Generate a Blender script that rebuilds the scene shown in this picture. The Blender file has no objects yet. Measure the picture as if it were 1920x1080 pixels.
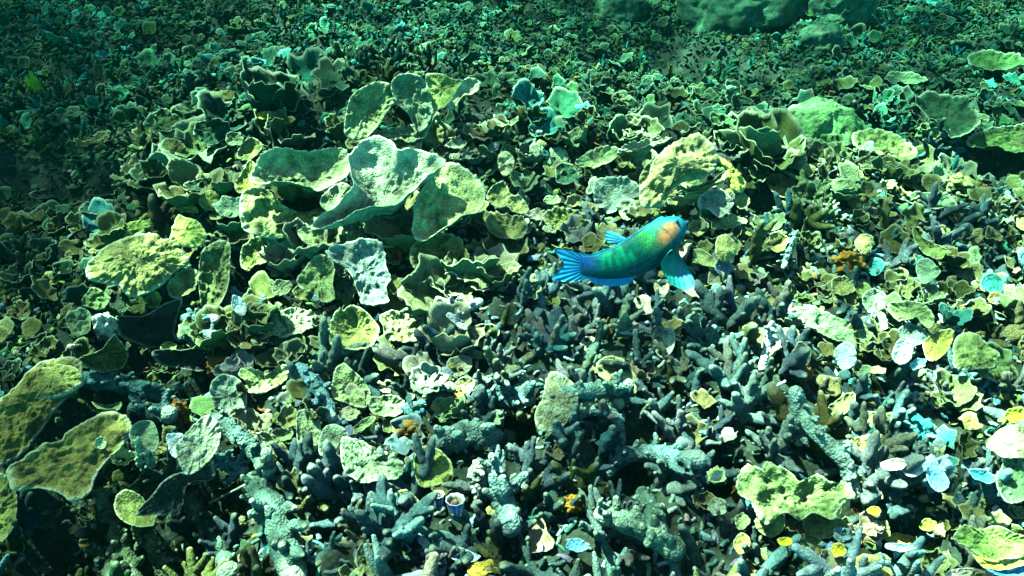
import bpy, math, random
import numpy as np
from mathutils import Vector, Matrix

# ------------------------------------------------------------------ camera, light, exposure
scene = bpy.context.scene
C = scene.collection
W0, H0 = 1920.0, 1080.0
HFOV = math.radians(62); FPX = (W0/2)/math.tan(HFOV/2)
PITCH = math.radians(40); CAMZ = 1.95
cam_d = bpy.data.cameras.new("camera"); cam = bpy.data.objects.new("camera", cam_d); C.objects.link(cam)
cam.location = (0, 0, CAMZ); cam.rotation_euler = (math.pi/2-PITCH, 0, 0)
cam_d.sensor_width = 36; cam_d.angle = HFOV; cam_d.clip_start = 0.05; cam_d.clip_end = 200
scene.camera = cam

SUN_AZ = Vector((-0.42, 0.30, 0)).normalized(); SUN_EL = math.radians(58)
sun_dir = Vector((SUN_AZ.x*math.cos(SUN_EL), SUN_AZ.y*math.cos(SUN_EL), math.sin(SUN_EL)))
world = bpy.data.worlds.new("World"); scene.world = world; world.use_nodes = True
wn = world.node_tree.nodes; wl = world.node_tree.links
sky = wn.new('ShaderNodeTexSky'); sky.sky_type = 'NISHITA'; sky.sun_disc = False
sky.sun_elevation = SUN_EL; sky.sun_rotation = math.atan2(SUN_AZ.x, SUN_AZ.y)
bg = wn['Background']; wl.new(sky.outputs[0], bg.inputs[0]); bg.inputs[1].default_value = 0.05
sl = bpy.data.lights.new("sun", 'SUN'); sl.energy = 5.0; sl.angle = math.radians(1.1); sl.color = (1.0, 0.86, 0.74)
so = bpy.data.objects.new("sun", sl); C.objects.link(so); so.location = (-2, 2, 8)
so.rotation_euler = (-sun_dir).to_track_quat('-Z', 'Y').to_euler()
scene.view_settings.view_transform = 'Standard'; scene.view_settings.look = 'None'
scene.view_settings.gamma = 1; scene.view_settings.use_curve_mapping = False
scene.view_settings.exposure = 3.9
scene.render.engine = 'CYCLES'
scene.cycles.transparent_max_bounces = 16; scene.cycles.max_bounces = 5; scene.cycles.diffuse_bounces = 0; scene.cycles.volume_bounces = 0

rng = np.random.default_rng(7); random.seed(7)

# ------------------------------------------------------------------ noise
def _hash(ix, iy, iz, seed):
    h = (ix.astype(np.int64)*374761393 + iy.astype(np.int64)*668265263 + iz.astype(np.int64)*2147483647 + seed*974634777) & 0xffffffff
    h = ((h ^ (h >> 13)) * 1274126177) & 0xffffffff
    h = ((h ^ (h >> 16)) * 2246822519) & 0xffffffff
    return ((h ^ (h >> 15)) & 0xffff)/65535.0
def vnoise(p, seed=0):
    p = np.asarray(p, float); i = np.floor(p).astype(np.int64); f = p-i; f = f*f*(3-2*f)
    r = 0
    for dx in (0, 1):
        for dy in (0, 1):
            for dz in (0, 1):
                w = (f[:, 0] if dx else 1-f[:, 0])*(f[:, 1] if dy else 1-f[:, 1])*(f[:, 2] if dz else 1-f[:, 2])
                r = r + w*_hash(i[:, 0]+dx, i[:, 1]+dy, i[:, 2]+dz, seed)
    return r*2-1
def fbm(p, seed=0, oct=3):
    r = 0; a = 1; p = np.asarray(p, float)
    for k in range(oct):
        r = r+a*vnoise(p*(2**k)+k*7.3, seed+k); a *= .5
    return r

# ------------------------------------------------------------------ seabed height and pixel rays
fwd = np.array([0, math.cos(PITCH), -math.sin(PITCH)]); upv = np.array([0, math.sin(PITCH), math.cos(PITCH)]); rgt = np.array([1., 0, 0])
cpos = np.array([0, 0, CAMZ])
def ray(px, py):
    d = fwd+rgt*(px-960)/FPX+upv*(540-py)/FPX
    return d/np.linalg.norm(d)
def flat_hit(px, py):
    d = ray(px, py); t = -CAMZ/d[2]; return cpos[:2]+d[:2]*t, t
HOLES = [(275,615,60,.22),(350,690,45,.2),(215,740,60,.2),(110,800,55,.2),(80,985,90,.3),(430,885,40,.2),(330,965,70,.26),(590,372,38,.16),
 (795,395,28,.14),(470,530,48,.2),(965,812,45,.2),(1180,888,60,.18),(1365,905,42,.18),(895,205,42,.2),(1045,205,38,.2),
 (1870,305,55,.22),(1435,395,36,.2),(1450,285,45,.2),(1700,1050,50,.18),(1300,392,26,.15),(60,345,70,.25),(335,405,28,.2),(1225,560,40,.1),
 (740,540,26,.14),(840,200,26,.14),(1740,200,36,.15),(700,690,26,.1),(1090,560,30,.1),(560,640,30,.1),(1690,835,30,.1),(1560,640,20,.1),
 (200,360,50,.16),(400,320,26,.1),(1240,270,30,.14),(1270,110,60,.22),(640,990,40,.14),(250,1060,60,.16)]
_h = []
for px, py, r, dep in HOLES:
    c, t = flat_hit(px, py); _h.append((c[0], c[1], r*t/FPX*1.15, dep))
MC, _ = flat_hit(700, 300); MC2, _ = flat_hit(1290, 330)
def hsm(x, y):
    z = 0.36*np.exp(-(((x-MC[0])/.95)**2+((y-MC[1])/.7)**2)) + 0.10*np.exp(-(((x-MC2[0])/.5)**2+((y-MC2[1])/.5)**2))
    z = z+0.10*np.sin(x*1.1+.5)*np.sin(y*.9+.3)
    for a, b, s, dep in _h: z = z-dep*np.exp(-((x-a)**2+(y-b)**2)/(s*s))
    return z
def height(x, y):
    x = np.atleast_1d(np.asarray(x, float)); y = np.atleast_1d(np.asarray(y, float))
    p = np.stack([x, y, np.zeros_like(x)], 1)
    return hsm(x, y)+.05*fbm(p*2.4, 3, 3)+.035*vnoise(p*8, 9)+.018*vnoise(p*22, 11)+.012*np.abs(vnoise(p*45, 12))
_T = np.arange(1.0, 14, .01)
def at(px, py, lift=0.):
    d = ray(px, py); P = cpos[None]+d[None]*_T[:, None]
    z = hsm(P[:, 0], P[:, 1])+lift
    k = np.argmax(P[:, 2] < z)
    return P[k]
def proj(p):
    v = np.asarray(p)-cpos; z = v@fwd
    return 960+FPX*(v@rgt)/z, 540-FPX*(v@upv)/z

# ------------------------------------------------------------------ materials
def nn(nt, t, **kw):
    n = nt.nodes.new(t)
    for k, v in kw.items(): setattr(n, k, v)
    return n
def coral_mat(name, use_attr=False, rough=.8, rim=True, poly=150, bump=.5, var=.55, algae=(0.10, .085, .03), rimk=.8, bd=.007):
    m = bpy.data.materials.new(name); m.use_nodes = True; nt = m.node_tree; L = nt.links
    b = nt.nodes['Principled BSDF']; b.inputs['Roughness'].default_value = rough
    b.inputs['Specular IOR Level'].default_value = .25
    tc = nn(nt, 'ShaderNodeTexCoord'); oi = nn(nt, 'ShaderNodeObjectInfo')
    if use_attr:
        ca = nn(nt, 'ShaderNodeAttribute', attribute_name='Col'); base = ca.outputs['Color']; vec = tc.outputs['Object']
    else:
        base = oi.outputs['Color']
        mul = nn(nt, 'ShaderNodeMath', operation='MULTIPLY'); mul.inputs[1].default_value = 37; L.new(oi.outputs['Random'], mul.inputs[0])
        ad = nn(nt, 'ShaderNodeVectorMath', operation='ADD'); L.new(tc.outputs['Object'], ad.inputs[0]); L.new(mul.outputs[0], ad.inputs[1]); vec = ad.outputs[0]
    n1 = nn(nt, 'ShaderNodeTexNoise'); n1.inputs['Scale'].default_value = 22; n1.inputs['Detail'].default_value = 7; n1.inputs['Roughness'].default_value = .65
    L.new(vec, n1.inputs['Vector'])
    mr = nn(nt, 'ShaderNodeMapRange'); mr.inputs[1].default_value = .32; mr.inputs[2].default_value = .68; mr.inputs[3].default_value = 1-var; mr.inputs[4].default_value = 1+var*.8
    L.new(n1.outputs[0], mr.inputs[0])
    vm = nn(nt, 'ShaderNodeVectorMath', operation='SCALE'); L.new(base, vm.inputs[0]); L.new(mr.outputs[0], vm.inputs['Scale'])
    n2 = nn(nt, 'ShaderNodeTexNoise'); n2.inputs['Scale'].default_value = 9; n2.inputs['Detail'].default_value = 5; L.new(vec, n2.inputs['Vector'])
    r2 = nn(nt, 'ShaderNodeMapRange'); r2.inputs[1].default_value = .53; r2.inputs[2].default_value = .72; r2.inputs[4].default_value = .7; L.new(n2.outputs[0], r2.inputs[0])
    mx = nn(nt, 'ShaderNodeMix', data_type='RGBA'); am = nn(nt, 'ShaderNodeMath', operation='MULTIPLY'); L.new(r2.outputs[0], am.inputs[0]); am.inputs[1].default_value = 1.
    if not use_attr: L.new(oi.outputs['Random'], am.inputs[1])
    L.new(am.outputs[0], mx.inputs[0]); L.new(vm.outputs[0], mx.inputs[6]); mx.inputs[7].default_value = (*algae, 1)
    col = mx.outputs[2]
    if rim:
        rb_ = nn(nt, 'ShaderNodeAttribute', attribute_name='rim'); s1 = nn(nt, 'ShaderNodeMath', operation='MULTIPLY_ADD'); s1.inputs[1].default_value = 7; L.new(n2.outputs[0], s1.inputs[0])
        s0 = nn(nt, 'ShaderNodeMath', operation='MULTIPLY'); s0.inputs[1].default_value = 34; L.new(rb_.outputs['Fac'], s0.inputs[0]); L.new(s0.outputs[0], s1.inputs[2])
        sn_ = nn(nt, 'ShaderNodeMath', operation='SINE'); L.new(s1.outputs[0], sn_.inputs[0])
        s3 = nn(nt, 'ShaderNodeMath', operation='MULTIPLY_ADD'); s3.inputs[1].default_value = .11; s3.inputs[2].default_value = 1.; L.new(sn_.outputs[0], s3.inputs[0])
        v3 = nn(nt, 'ShaderNodeVectorMath', operation='SCALE'); L.new(col, v3.inputs[0]); L.new(s3.outputs[0], v3.inputs['Scale']); col = v3.outputs[0]
    vo = nn(nt, 'ShaderNodeTexVoronoi'); vo.inputs['Scale'].default_value = poly; L.new(vec, vo.inputs['Vector'])
    pr = nn(nt, 'ShaderNodeMapRange'); pr.inputs[1].default_value = .1; pr.inputs[2].default_value = .6; pr.inputs[3].default_value = 1.2; pr.inputs[4].default_value = .72; L.new(vo.outputs['Distance'], pr.inputs[0])
    v2 = nn(nt, 'ShaderNodeVectorMath', operation='SCALE'); L.new(col, v2.inputs[0]); L.new(pr.outputs[0], v2.inputs['Scale']); col = v2.outputs[0]
    if rim:
        ra = nn(nt, 'ShaderNodeAttribute', attribute_name='rim')
        n3 = nn(nt, 'ShaderNodeTexNoise'); n3.inputs['Scale'].default_value = 30; L.new(vec, n3.inputs['Vector'])
        s = nn(nt, 'ShaderNodeMath', operation='MULTIPLY_ADD'); s.inputs[1].default_value = .14; L.new(n3.outputs[0], s.inputs[0]); L.new(ra.outputs['Fac'], s.inputs[2])
        rr = nn(nt, 'ShaderNodeMapRange'); rr.inputs[1].default_value = .96; rr.inputs[2].default_value = 1.08; rr.inputs[4].default_value = rimk; L.new(s.outputs[0], rr.inputs[0])
        lt = nn(nt, 'ShaderNodeMix', data_type='RGBA'); lt.inputs[0].default_value = .55; L.new(base, lt.inputs[6]); lt.inputs[7].default_value = (.72, .8, .55, 1)
        m3 = nn(nt, 'ShaderNodeMix', data_type='RGBA'); L.new(rr.outputs[0], m3.inputs[0]); L.new(col, m3.inputs[6]); L.new(lt.outputs[2], m3.inputs[7]); col = m3.outputs[2]
    L.new(col, b.inputs['Base Color'])
    bp = nn(nt, 'ShaderNodeBump'); bp.inputs['Strength'].default_value = bump; bp.inputs['Distance'].default_value = bd
    av = nn(nt, 'ShaderNodeMath', operation='MULTIPLY_ADD'); av.inputs[1].default_value = -.5; L.new(vo.outputs['Distance'], av.inputs[0]); L.new(n1.outputs[0], av.inputs[2])
    L.new(av.outputs[0], bp.inputs['Height']); L.new(bp.outputs[0], b.inputs['Normal'])
    return m
M_PLATE = coral_mat('plate_coral_skin', var=.7, bump=.7)
M_FING = coral_mat('branch_coral_skin', rim=True, poly=130, bump=1., var=.75, bd=.011, algae=(.08, .09, .05))
M_SPONGE = coral_mat('sponge_skin', rim=False, poly=90, bump=1., var=.8, algae=(.25, .12, .02))
M_STUFF = coral_mat('mixed_reef_growth', use_attr=True, bump=.6, var=.5, rimk=.45)
M_BED = coral_mat('seabed_rubble', use_attr=True, rim=False, poly=60, bump=1., var=.7, algae=(.02, .045, .03))

def plain(name, rough=.4, spec=.4):
    m = bpy.data.materials.new(name); m.use_nodes = True; nt = m.node_tree; b = nt.nodes['Principled BSDF']
    b.inputs['Roughness'].default_value = rough; b.inputs['Specular IOR Level'].default_value = spec
    a = nn(nt, 'ShaderNodeAttribute', attribute_name='Col')
    tc = nn(nt, 'ShaderNodeTexCoord'); n = nn(nt, 'ShaderNodeTexNoise'); n.inputs['Scale'].default_value = 60; n.inputs['Detail'].default_value = 4
    nt.links.new(tc.outputs['Object'], n.inputs['Vector'])
    mr = nn(nt, 'ShaderNodeMapRange'); mr.inputs[1].default_value = .3; mr.inputs[2].default_value = .7; mr.inputs[3].default_value = .8; mr.inputs[4].default_value = 1.2; nt.links.new(n.outputs[0], mr.inputs[0])
    vm = nn(nt, 'ShaderNodeVectorMath', operation='SCALE'); nt.links.new(a.outputs['Color'], vm.inputs[0]); nt.links.new(mr.outputs[0], vm.inputs['Scale'])
    nt.links.new(vm.outputs[0], b.inputs['Base Color'])
    return m
M_FISH = plain('fish_skin', .6, .15); M_FIN = plain('fin_skin', .4, .4); M_SQUIRT = plain('squirt_skin', .35, .5)

# ------------------------------------------------------------------ mesh plumbing
class Geo:                       # verts (N,3), list of quad / tri arrays, rim, col
    def __init__(s): s.v = []; s.q = []; s.t = []; s.rim = []; s.col = []; s.n = 0
    def add(s, v, q=None, t=None, rim=None, col=None):
        v = np.asarray(v, float); k = len(v)
        s.v.append(v)
        if q is not None and len(q): s.q.append(np.asarray(q, np.int64)+s.n)
        if t is not None and len(t): s.t.append(np.asarray(t, np.int64)+s.n)
        s.rim.append(np.zeros(k) if rim is None else rim)
        s.col.append(np.full((k, 3), .5) if col is None else np.broadcast_to(np.asarray(col, float), (k, 3)))
        s.n += k; return s
    def arrays(s):
        return (np.concatenate(s.v), np.concatenate(s.q) if s.q else np.zeros((0, 4), int), np.concatenate(s.t) if s.t else np.zeros((0, 3), int),
                np.concatenate(s.rim), np.concatenate(s.col))
    def mesh(s, name, mat, smooth=True):
        v, q, t, rim, col = s.arrays(); me = bpy.data.meshes.new(name)
        me.vertices.add(len(v)); me.vertices.foreach_set('co', v.astype(np.float32).ravel())
        nl = len(q)*4+len(t)*3; me.loops.add(nl)
        me.loops.foreach_set('vertex_index', np.concatenate([q.ravel(), t.ravel()]).astype(np.int32))
        me.polygons.add(len(q)+len(t))
        st = np.concatenate([np.arange(len(q))*4, len(q)*4+np.arange(len(t))*3]).astype(np.int32)
        me.polygons.foreach_set('loop_start', st)
        me.update(calc_edges=True); me.validate()
        me.polygons.foreach_set('use_smooth', np.full(len(me.polygons), smooth))
        a = me.attributes.new('rim', 'FLOAT', 'POINT'); a.data.foreach_set('value', rim.astype(np.float32))
        c = me.attributes.new('Col', 'FLOAT_COLOR', 'POINT')
        c.data.foreach_set('color', np.concatenate([col, np.ones((len(col), 1))], 1).astype(np.float32).ravel())
        me.materials.append(mat); return me

def ring_quads(n, rings, off=0, flip=False):
    i = np.arange(n); j = (i+1) % n; out = []
    for r in range(rings-1):
        a = off+r*n
        q = np.stack([a+i, a+j, a+n+j, a+n+i], 1)
        out.append(q[:, ::-1] if flip else q)
    return np.concatenate(out)

def smooth_poly(pts, n):
    P = np.asarray(pts, float); k = len(P)
    d = np.linalg.norm(np.roll(P, -1, 0)-P, axis=1); s = np.concatenate([[0], np.cumsum(d)])
    u = np.linspace(0, s[-1], n, endpoint=False); idx = np.clip(np.searchsorted(s, u, side='right')-1, 0, k-1)
    f = ((u-s[idx])/np.maximum(d[idx], 1e-9))[:, None]
    p0, p1, p2, p3 = P[(idx-1) % k], P[idx], P[(idx+1) % k], P[(idx+2) % k]
    return .5*((2*p1)+(-p0+p2)*f+(2*p0-5*p1+4*p2-p3)*f**2+(-p0+3*p1-3*p2+p3)*f**3)

def plate_geo(pts, seed, bowl=.25, ruf=.06, lump=.02, thick=.006, n=72, rings=12, stem=.12, cen=None, frill=.02, knob=0., geo=None, fold=.045):
    """a plate coral in its own plane (z is its face side); outline pts in metres"""
    B = smooth_poly(pts, n); A = .5*np.sum(B[:, 0]*np.roll(B[:, 1], -1)-np.roll(B[:, 0], -1)*B[:, 1])
    if A < 0: B = B[::-1].copy()
    c = B.mean(0) if cen is None else np.asarray(cen, float)
    R = np.linalg.norm(B-c, axis=1).mean()
    th = np.linspace(0, 2*np.pi, n, endpoint=False); cyc = np.stack([np.cos(th), np.sin(th), np.full(n, seed*1.37)], 1)
    w1 = fbm(cyc*1.6, seed, 2); w2 = fbm(cyc*(n/14.), seed+5, 2); w3 = fbm(cyc*3.3, seed+9, 2)
    B = c+(B-c)*(1+frill*w1+frill*.8*w2)[:, None]
    ts = np.linspace(0, 1, rings+1)[1:]**.8
    vs, rim = [np.array([[c[0], c[1], 0.]])], [np.zeros(1)]
    for t in ts:
        p = c+(B-c)*t
        z = R*ruf*(t**3)*(w3*.8+w2*.5)
        vs.append(np.column_stack([p, z])); rim.append(np.full(n, t))
    V = np.concatenate(vs); T = np.concatenate(rim)
    d = V[:, :2]-c
    q3 = np.column_stack([V[:, 0]/R*1.8, V[:, 1]/R*1.8, np.full(len(V), seed*.77)])
    V[:, 2] += R*bowl*(T**2.2-1)+R*lump*fbm(q3*1.7, seed+20, 3)*2*(.3+.7*(1-T**6))
    th_ = np.concatenate([[0.], np.tile(th, rings)]); kf = 5+seed % 5
    wob = np.concatenate([[0.], np.tile(w3, rings)])
    V[:, 2] += R*fold*np.sin(th_*kf+wob*5+seed)*T**2.2+R*.007*np.sin(T*(26+seed % 7)+wob*2)*np.minimum(1, R/.08)
    if knob > 0:
        kk = np.column_stack([V[:, 0], V[:, 1], np.full(len(V), seed)])/knob
        V[:, 2] += knob*.55*np.maximum(0, vnoise(kk, seed+31)+.1)*(1-T**8)+knob*.25*vnoise(kk*2.3, seed+32)*(1-T**8)
    fn = np.column_stack([np.full(len(V), 0.), V[:, 0]*60, V[:, 1]*60])
    V[:, 2] += .0022*vnoise(fn, seed+40)+.0035*vnoise(fn*.55, seed+41)*min(1, R/.05)
    U = V.copy(); U[:, :2] = c+(U[:, :2]-c)*.985
    U[:, 2] -= thick*(1+1.4*(1-T))+stem*np.clip(1-T/.5, 0, 1)**1.6
    mid = V[-n:].copy(); mid[:, :2] = c+(mid[:, :2]-c)*1.006; mid[:, 2] -= thick*.5
    g = geo or Geo(); N1 = len(V); i = np.arange(n); j = (i+1) % n
    tri = np.stack([np.zeros(n, int), 1+i, 1+j], 1)
    q = ring_quads(n, rings, 1)[:, ::-1]
    q = q[:, ::-1] if False else q
    # orientation: top up
    top_q = np.concatenate([np.stack([1+r*n+i, 1+(r+1)*n+i, 1+(r+1)*n+j, 1+r*n+j], 1) for r in range(rings-1)])
    a = 1+(rings-1)*n; m0 = N1; u0 = N1+n; ua = u0+1+(rings-1)*n
    side = np.concatenate([np.stack([a+i, m0+i, m0+j, a+j], 1), np.stack([m0+i, ua+i, ua+j, m0+j], 1)])
    und = np.concatenate([np.stack([u0+1+r*n+j, u0+1+(r+1)*n+j, u0+1+(r+1)*n+i, u0+1+r*n+i], 1) for r in range(rings-1)])
    ut = np.stack([np.full(n, u0), u0+1+j, u0+1+i], 1)
    g.add(np.concatenate([V, mid, U]), np.concatenate([top_q, side, und]), np.concatenate([tri, ut]),
          np.concatenate([T, np.ones(n), T*.75]))
    return g

def tube_geo(path, rad, seed, sides=12, seg=16, lump=.18, geo=None, flat_end=False):
    P = np.asarray(path, float); k = len(P)
    rad = np.broadcast_to(np.asarray(rad, float), (k,)) if np.ndim(rad) == 0 or len(np.atleast_1d(rad)) != k else np.asarray(rad, float)
    u = np.linspace(0, k-1, seg); idx = np.clip(u.astype(int), 0, k-2); f = (u-idx)[:, None]
    g = lambda a: P[np.clip(a, 0, k-1)]
    p0, p1, p2, p3 = g(idx-1), g(idx), g(idx+1), g(idx+2)
    S = .5*((2*p1)+(-p0+p2)*f+(2*p0-5*p1+4*p2-p3)*f**2+(-p0+3*p1-3*p2+p3)*f**3)
    R = np.interp(u, np.arange(k), rad)
    T = np.gradient(S, axis=0); T /= np.linalg.norm(T, axis=1)[:, None]+1e-9
    # rounded end: extra rings
    S = np.concatenate([S, S[-1:]+T[-1:]*R[-1]*.45, S[-1:]+T[-1:]*R[-1]*.8, S[-1:]+T[-1:]*R[-1]*.97])
    R = np.concatenate([R, [R[-1]*.86, R[-1]*.56, R[-1]*.2]]); T = np.concatenate([T, T[-1:], T[-1:], T[-1:]])
    ref = np.array([.31, .2, .93]) if abs(T[0][2]) < .8 else np.array([.9, .3, .1])
    a = np.cross(T, ref); a /= np.linalg.norm(a, axis=1)[:, None]+1e-9; b = np.cross(T, a)
    th = np.linspace(0, 2*np.pi, sides, endpoint=False)
    dirs = a[:, None]*np.cos(th)[None, :, None]+b[:, None]*np.sin(th)[None, :, None]
    V = (S[:, None]+dirs*R[:, None, None]); rr = R.max()
    Vf = V.reshape(-1, 3); nz = fbm(Vf/rr*.75+seed*3.1, seed, 3)
    nod = np.maximum(0, vnoise(Vf/rr*2.1+seed, seed+3))*.9+.35*vnoise(Vf/rr*4.4, seed+4)
    Vf = Vf+dirs.reshape(-1, 3)*(nz*lump+nod*lump*.9)[:, None]*np.repeat(R, sides)[:, None]
    m = len(S); q = ring_quads(sides, m); last = (m-1)*sides; i = np.arange(sides); j = (i+1) % sides
    Vf = np.concatenate([Vf, (S[-1]+T[-1]*R[-1]*.3)[None]]); tri = np.stack([last+i, last+j, np.full(sides, len(Vf)-1)], 1)
    prog = np.repeat(np.arange(m)/(m-1.), sides); rim = np.concatenate([np.where(prog > .7, .62+prog*.39, prog*.6), [.97]])
    return (geo or Geo()).add(Vf, q, tri, rim)

def blob_geo(seed, sx=1, sy=1, sz=1, lump=.3, nu=24, nv=14, freq=1.5, geo=None):
    th = np.linspace(0, 2*np.pi, nu, endpoint=False); ph = np.linspace(0, np.pi, nv+2)[1:-1]
    V = np.array([[math.sin(p)*math.cos(t), math.sin(p)*math.sin(t), math.cos(p)] for p in ph for t in th]+[[0, 0, 1], [0, 0, -1]])
    d = 1+lump*fbm(V*freq+seed*2.3, seed, 4); V = V*d[:, None]*np.array([sx, sy, sz])
    q = ring_quads(nu, nv, flip=False); i = np.arange(nu); j = (i+1) % nu; k = nu*nv
    t = np.concatenate([np.stack([np.full(nu, k), i, j], 1)[:, ::1], np.stack([np.full(nu, k+1), (nv-1)*nu+j, (nv-1)*nu+i], 1)])
    return (geo or Geo()).add(V, q[:, ::-1], t)

# ------------------------------------------------------------------ scene-tree helpers
def satur(c, k=1.1):
    g = .25*c[0]+.6*c[1]+.15*c[2]; return tuple(float(np.clip(g+(x-g)*k, .003, .95)) for x in c)
def tag(o, label=None, cat=None, group=None, kind=None):
    for k, v in (('label', label), ('category', cat), ('group', group), ('kind', kind)):
        if v: o[k] = v
    return o
def link(name, data, parent=None, mat=None, col=None):
    o = bpy.data.objects.new(name, data); C.objects.link(o)
    if parent is not None: o.parent = parent
    if mat is not None:
        if parent is not None: o.matrix_basis = mat
        else: o.matrix_world = mat
    if col is not None: o.color = (*satur(col), 1)
    return o
def frame(O, ex, ey, ez):
    M = Matrix.Identity(4)
    for r in range(3):
        M[r][0], M[r][1], M[r][2], M[r][3] = float(ex[r]), float(ey[r]), float(ez[r]), float(O[r])
    return M

# ------------------------------------------------------------------ setting
def make_bed():
    xs = np.concatenate([-np.geomspace(40, 3.7, 36), np.arange(-3.6, 3.61, .02), np.geomspace(3.7, 40, 36)])
    ys = np.concatenate([-np.geomspace(20, .1, 22), [0., .15], np.arange(.3, 6.2, .02), np.geomspace(6.3, 60, 60)])
    X, Y = np.meshgrid(xs, ys); x, y = X.ravel(), Y.ravel(); z = height(x, y)
    nx, ny = len(xs), len(ys); i = np.arange(nx-1)[None]+nx*np.arange(ny-1)[:, None]; i = i.ravel()
    q = np.stack([i, i+1, i+nx+1, i+nx], 1)
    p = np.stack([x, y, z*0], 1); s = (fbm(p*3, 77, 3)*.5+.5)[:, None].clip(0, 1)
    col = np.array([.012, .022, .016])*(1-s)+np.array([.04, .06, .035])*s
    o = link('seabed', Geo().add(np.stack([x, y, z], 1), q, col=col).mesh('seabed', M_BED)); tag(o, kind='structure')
make_bed()

sun_dir_np = np.array(sun_dir)
def make_water():                     # rippled unseen sea surface; sun bands and bright areas painted into its transparency
    xs = np.linspace(-20, 20, 161); ys = np.linspace(-10, 30, 161); X, Y = np.meshgrid(xs, ys)
    p = np.stack([X.ravel(), Y.ravel(), X.ravel()*0], 1); z = 2.9+.03*fbm(p*1.2, 5, 2)
    want = [(700,300,1.),(700,350,1.),(600,420,.9),(850,380,.9),(800,600,.8),(1250,350,.8),(1750,900,1.),(1500,700,.9),(60,400,-.8),(60,700,-.5),(120,1000,-.9),(100,60,-.7),(1800,60,-.8),(1850,300,-.4),(800,60,.2),(1100,800,.4),(500,750,.5),(1450,30,.3),(350,500,.4)]
    Q = np.array([list(at(a, b)) for a, b, _ in want]); Q = Q+sun_dir_np*((2.9-Q[:, 2])/sun_dir_np[2])[:, None]; wv = np.array([w[2] for w in want]); best = (-9, 0)
    for sd in range(1, 900):  # picks the noise offset that brightens the centre and dims left side and corners
        nv = vnoise(np.column_stack([Q[:, 0]*.42+sd*3.71, Q[:, 1]*.42, Q[:, 0]*0]), 900)
        sc_ = np.corrcoef(nv, wv)[0, 1]
        if sc_ > best[0]: best = (sc_, sd)
    sun_mask = vnoise(np.column_stack([p[:, 0]*.42+best[1]*3.71, p[:, 1]*.42, p[:, 0]*0]), 900); print('painted sun pattern', best)
    sun_mask = np.clip(.5+sun_mask*.95, 0, 1)**.85*.88+.12
    i = (np.arange(160)[None]+161*np.arange(160)[:, None]).ravel(); q = np.stack([i, i+1, i+162, i+161], 1)
    m = bpy.data.materials.new('sea_surface_gobo'); m.use_nodes = True; nt = m.node_tree; L = nt.links
    nt.nodes.remove(nt.nodes['Principled BSDF']); out = nt.nodes['Material Output']
    tc = nn(nt, 'ShaderNodeTexCoord'); wn_ = nn(nt, 'ShaderNodeTexNoise'); wn_.inputs['Scale'].default_value = 2.2; wn_.inputs['Detail'].default_value = 2
    L.new(tc.outputs['Object'], wn_.inputs['Vector'])
    mixv = nn(nt, 'ShaderNodeMix', data_type='RGBA'); mixv.inputs[0].default_value = .22; L.new(tc.outputs['Object'], mixv.inputs[6]); L.new(wn_.outputs['Color'], mixv.inputs[7])
    vo = nn(nt, 'ShaderNodeTexVoronoi', feature='DISTANCE_TO_EDGE'); vo.inputs['Scale'].default_value = 3.6; L.new(mixv.outputs[2], vo.inputs['Vector'])
    r = nn(nt, 'ShaderNodeMapRange', interpolation_type='SMOOTHSTEP'); r.inputs[1].default_value = .0; r.inputs[2].default_value = .16; r.inputs[3].default_value = 1.; r.inputs[4].default_value = .28
    L.new(vo.outputs['Distance'], r.inputs[0])
    n2 = nn(nt, 'ShaderNodeTexNoise'); n2.inputs['Scale'].default_value = 1.1; L.new(tc.outputs['Object'], n2.inputs['Vector'])
    mask_n = nn(nt, 'ShaderNodeAttribute', attribute_name='rim')
    r2 = nn(nt, 'ShaderNodeMapRange'); r2.inputs[1].default_value = .35; r2.inputs[2].default_value = .65; r2.inputs[3].default_value = .5; r2.inputs[4].default_value = 1.; L.new(n2.outputs[0], r2.inputs[0])
    mm = nn(nt, 'ShaderNodeMath', operation='MULTIPLY'); L.new(r.outputs[0], mm.inputs[0]); L.new(r2.outputs[0], mm.inputs[1])
    m4 = nn(nt, 'ShaderNodeMath', operation='MULTIPLY'); L.new(mm.outputs[0], m4.inputs[0]); L.new(mask_n.outputs['Fac'], m4.inputs[1]); mm = m4
    sc = nn(nt, 'ShaderNodeVectorMath', operation='SCALE'); sc.inputs[0].default_value = (1., .94, .80); L.new(mm.outputs[0], sc.inputs['Scale'])
    tr = nn(nt, 'ShaderNodeBsdfTransparent'); L.new(sc.outputs[0], tr.inputs[0])
    gl = nn(nt, 'ShaderNodeBsdfGlossy'); gl.inputs['Roughness'].default_value = .15
    ms = nn(nt, 'ShaderNodeMixShader'); ms.inputs[0].default_value = .05; L.new(tr.outputs[0], ms.inputs[1]); L.new(gl.outputs[0], ms.inputs[2]); L.new(ms.outputs[0], out.inputs['Surface'])
    o = link('water', Geo().add(np.stack([p[:, 0], p[:, 1], z], 1), q, rim=sun_mask).mesh('water', m)); tag(o, kind='structure')
make_water()

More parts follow.
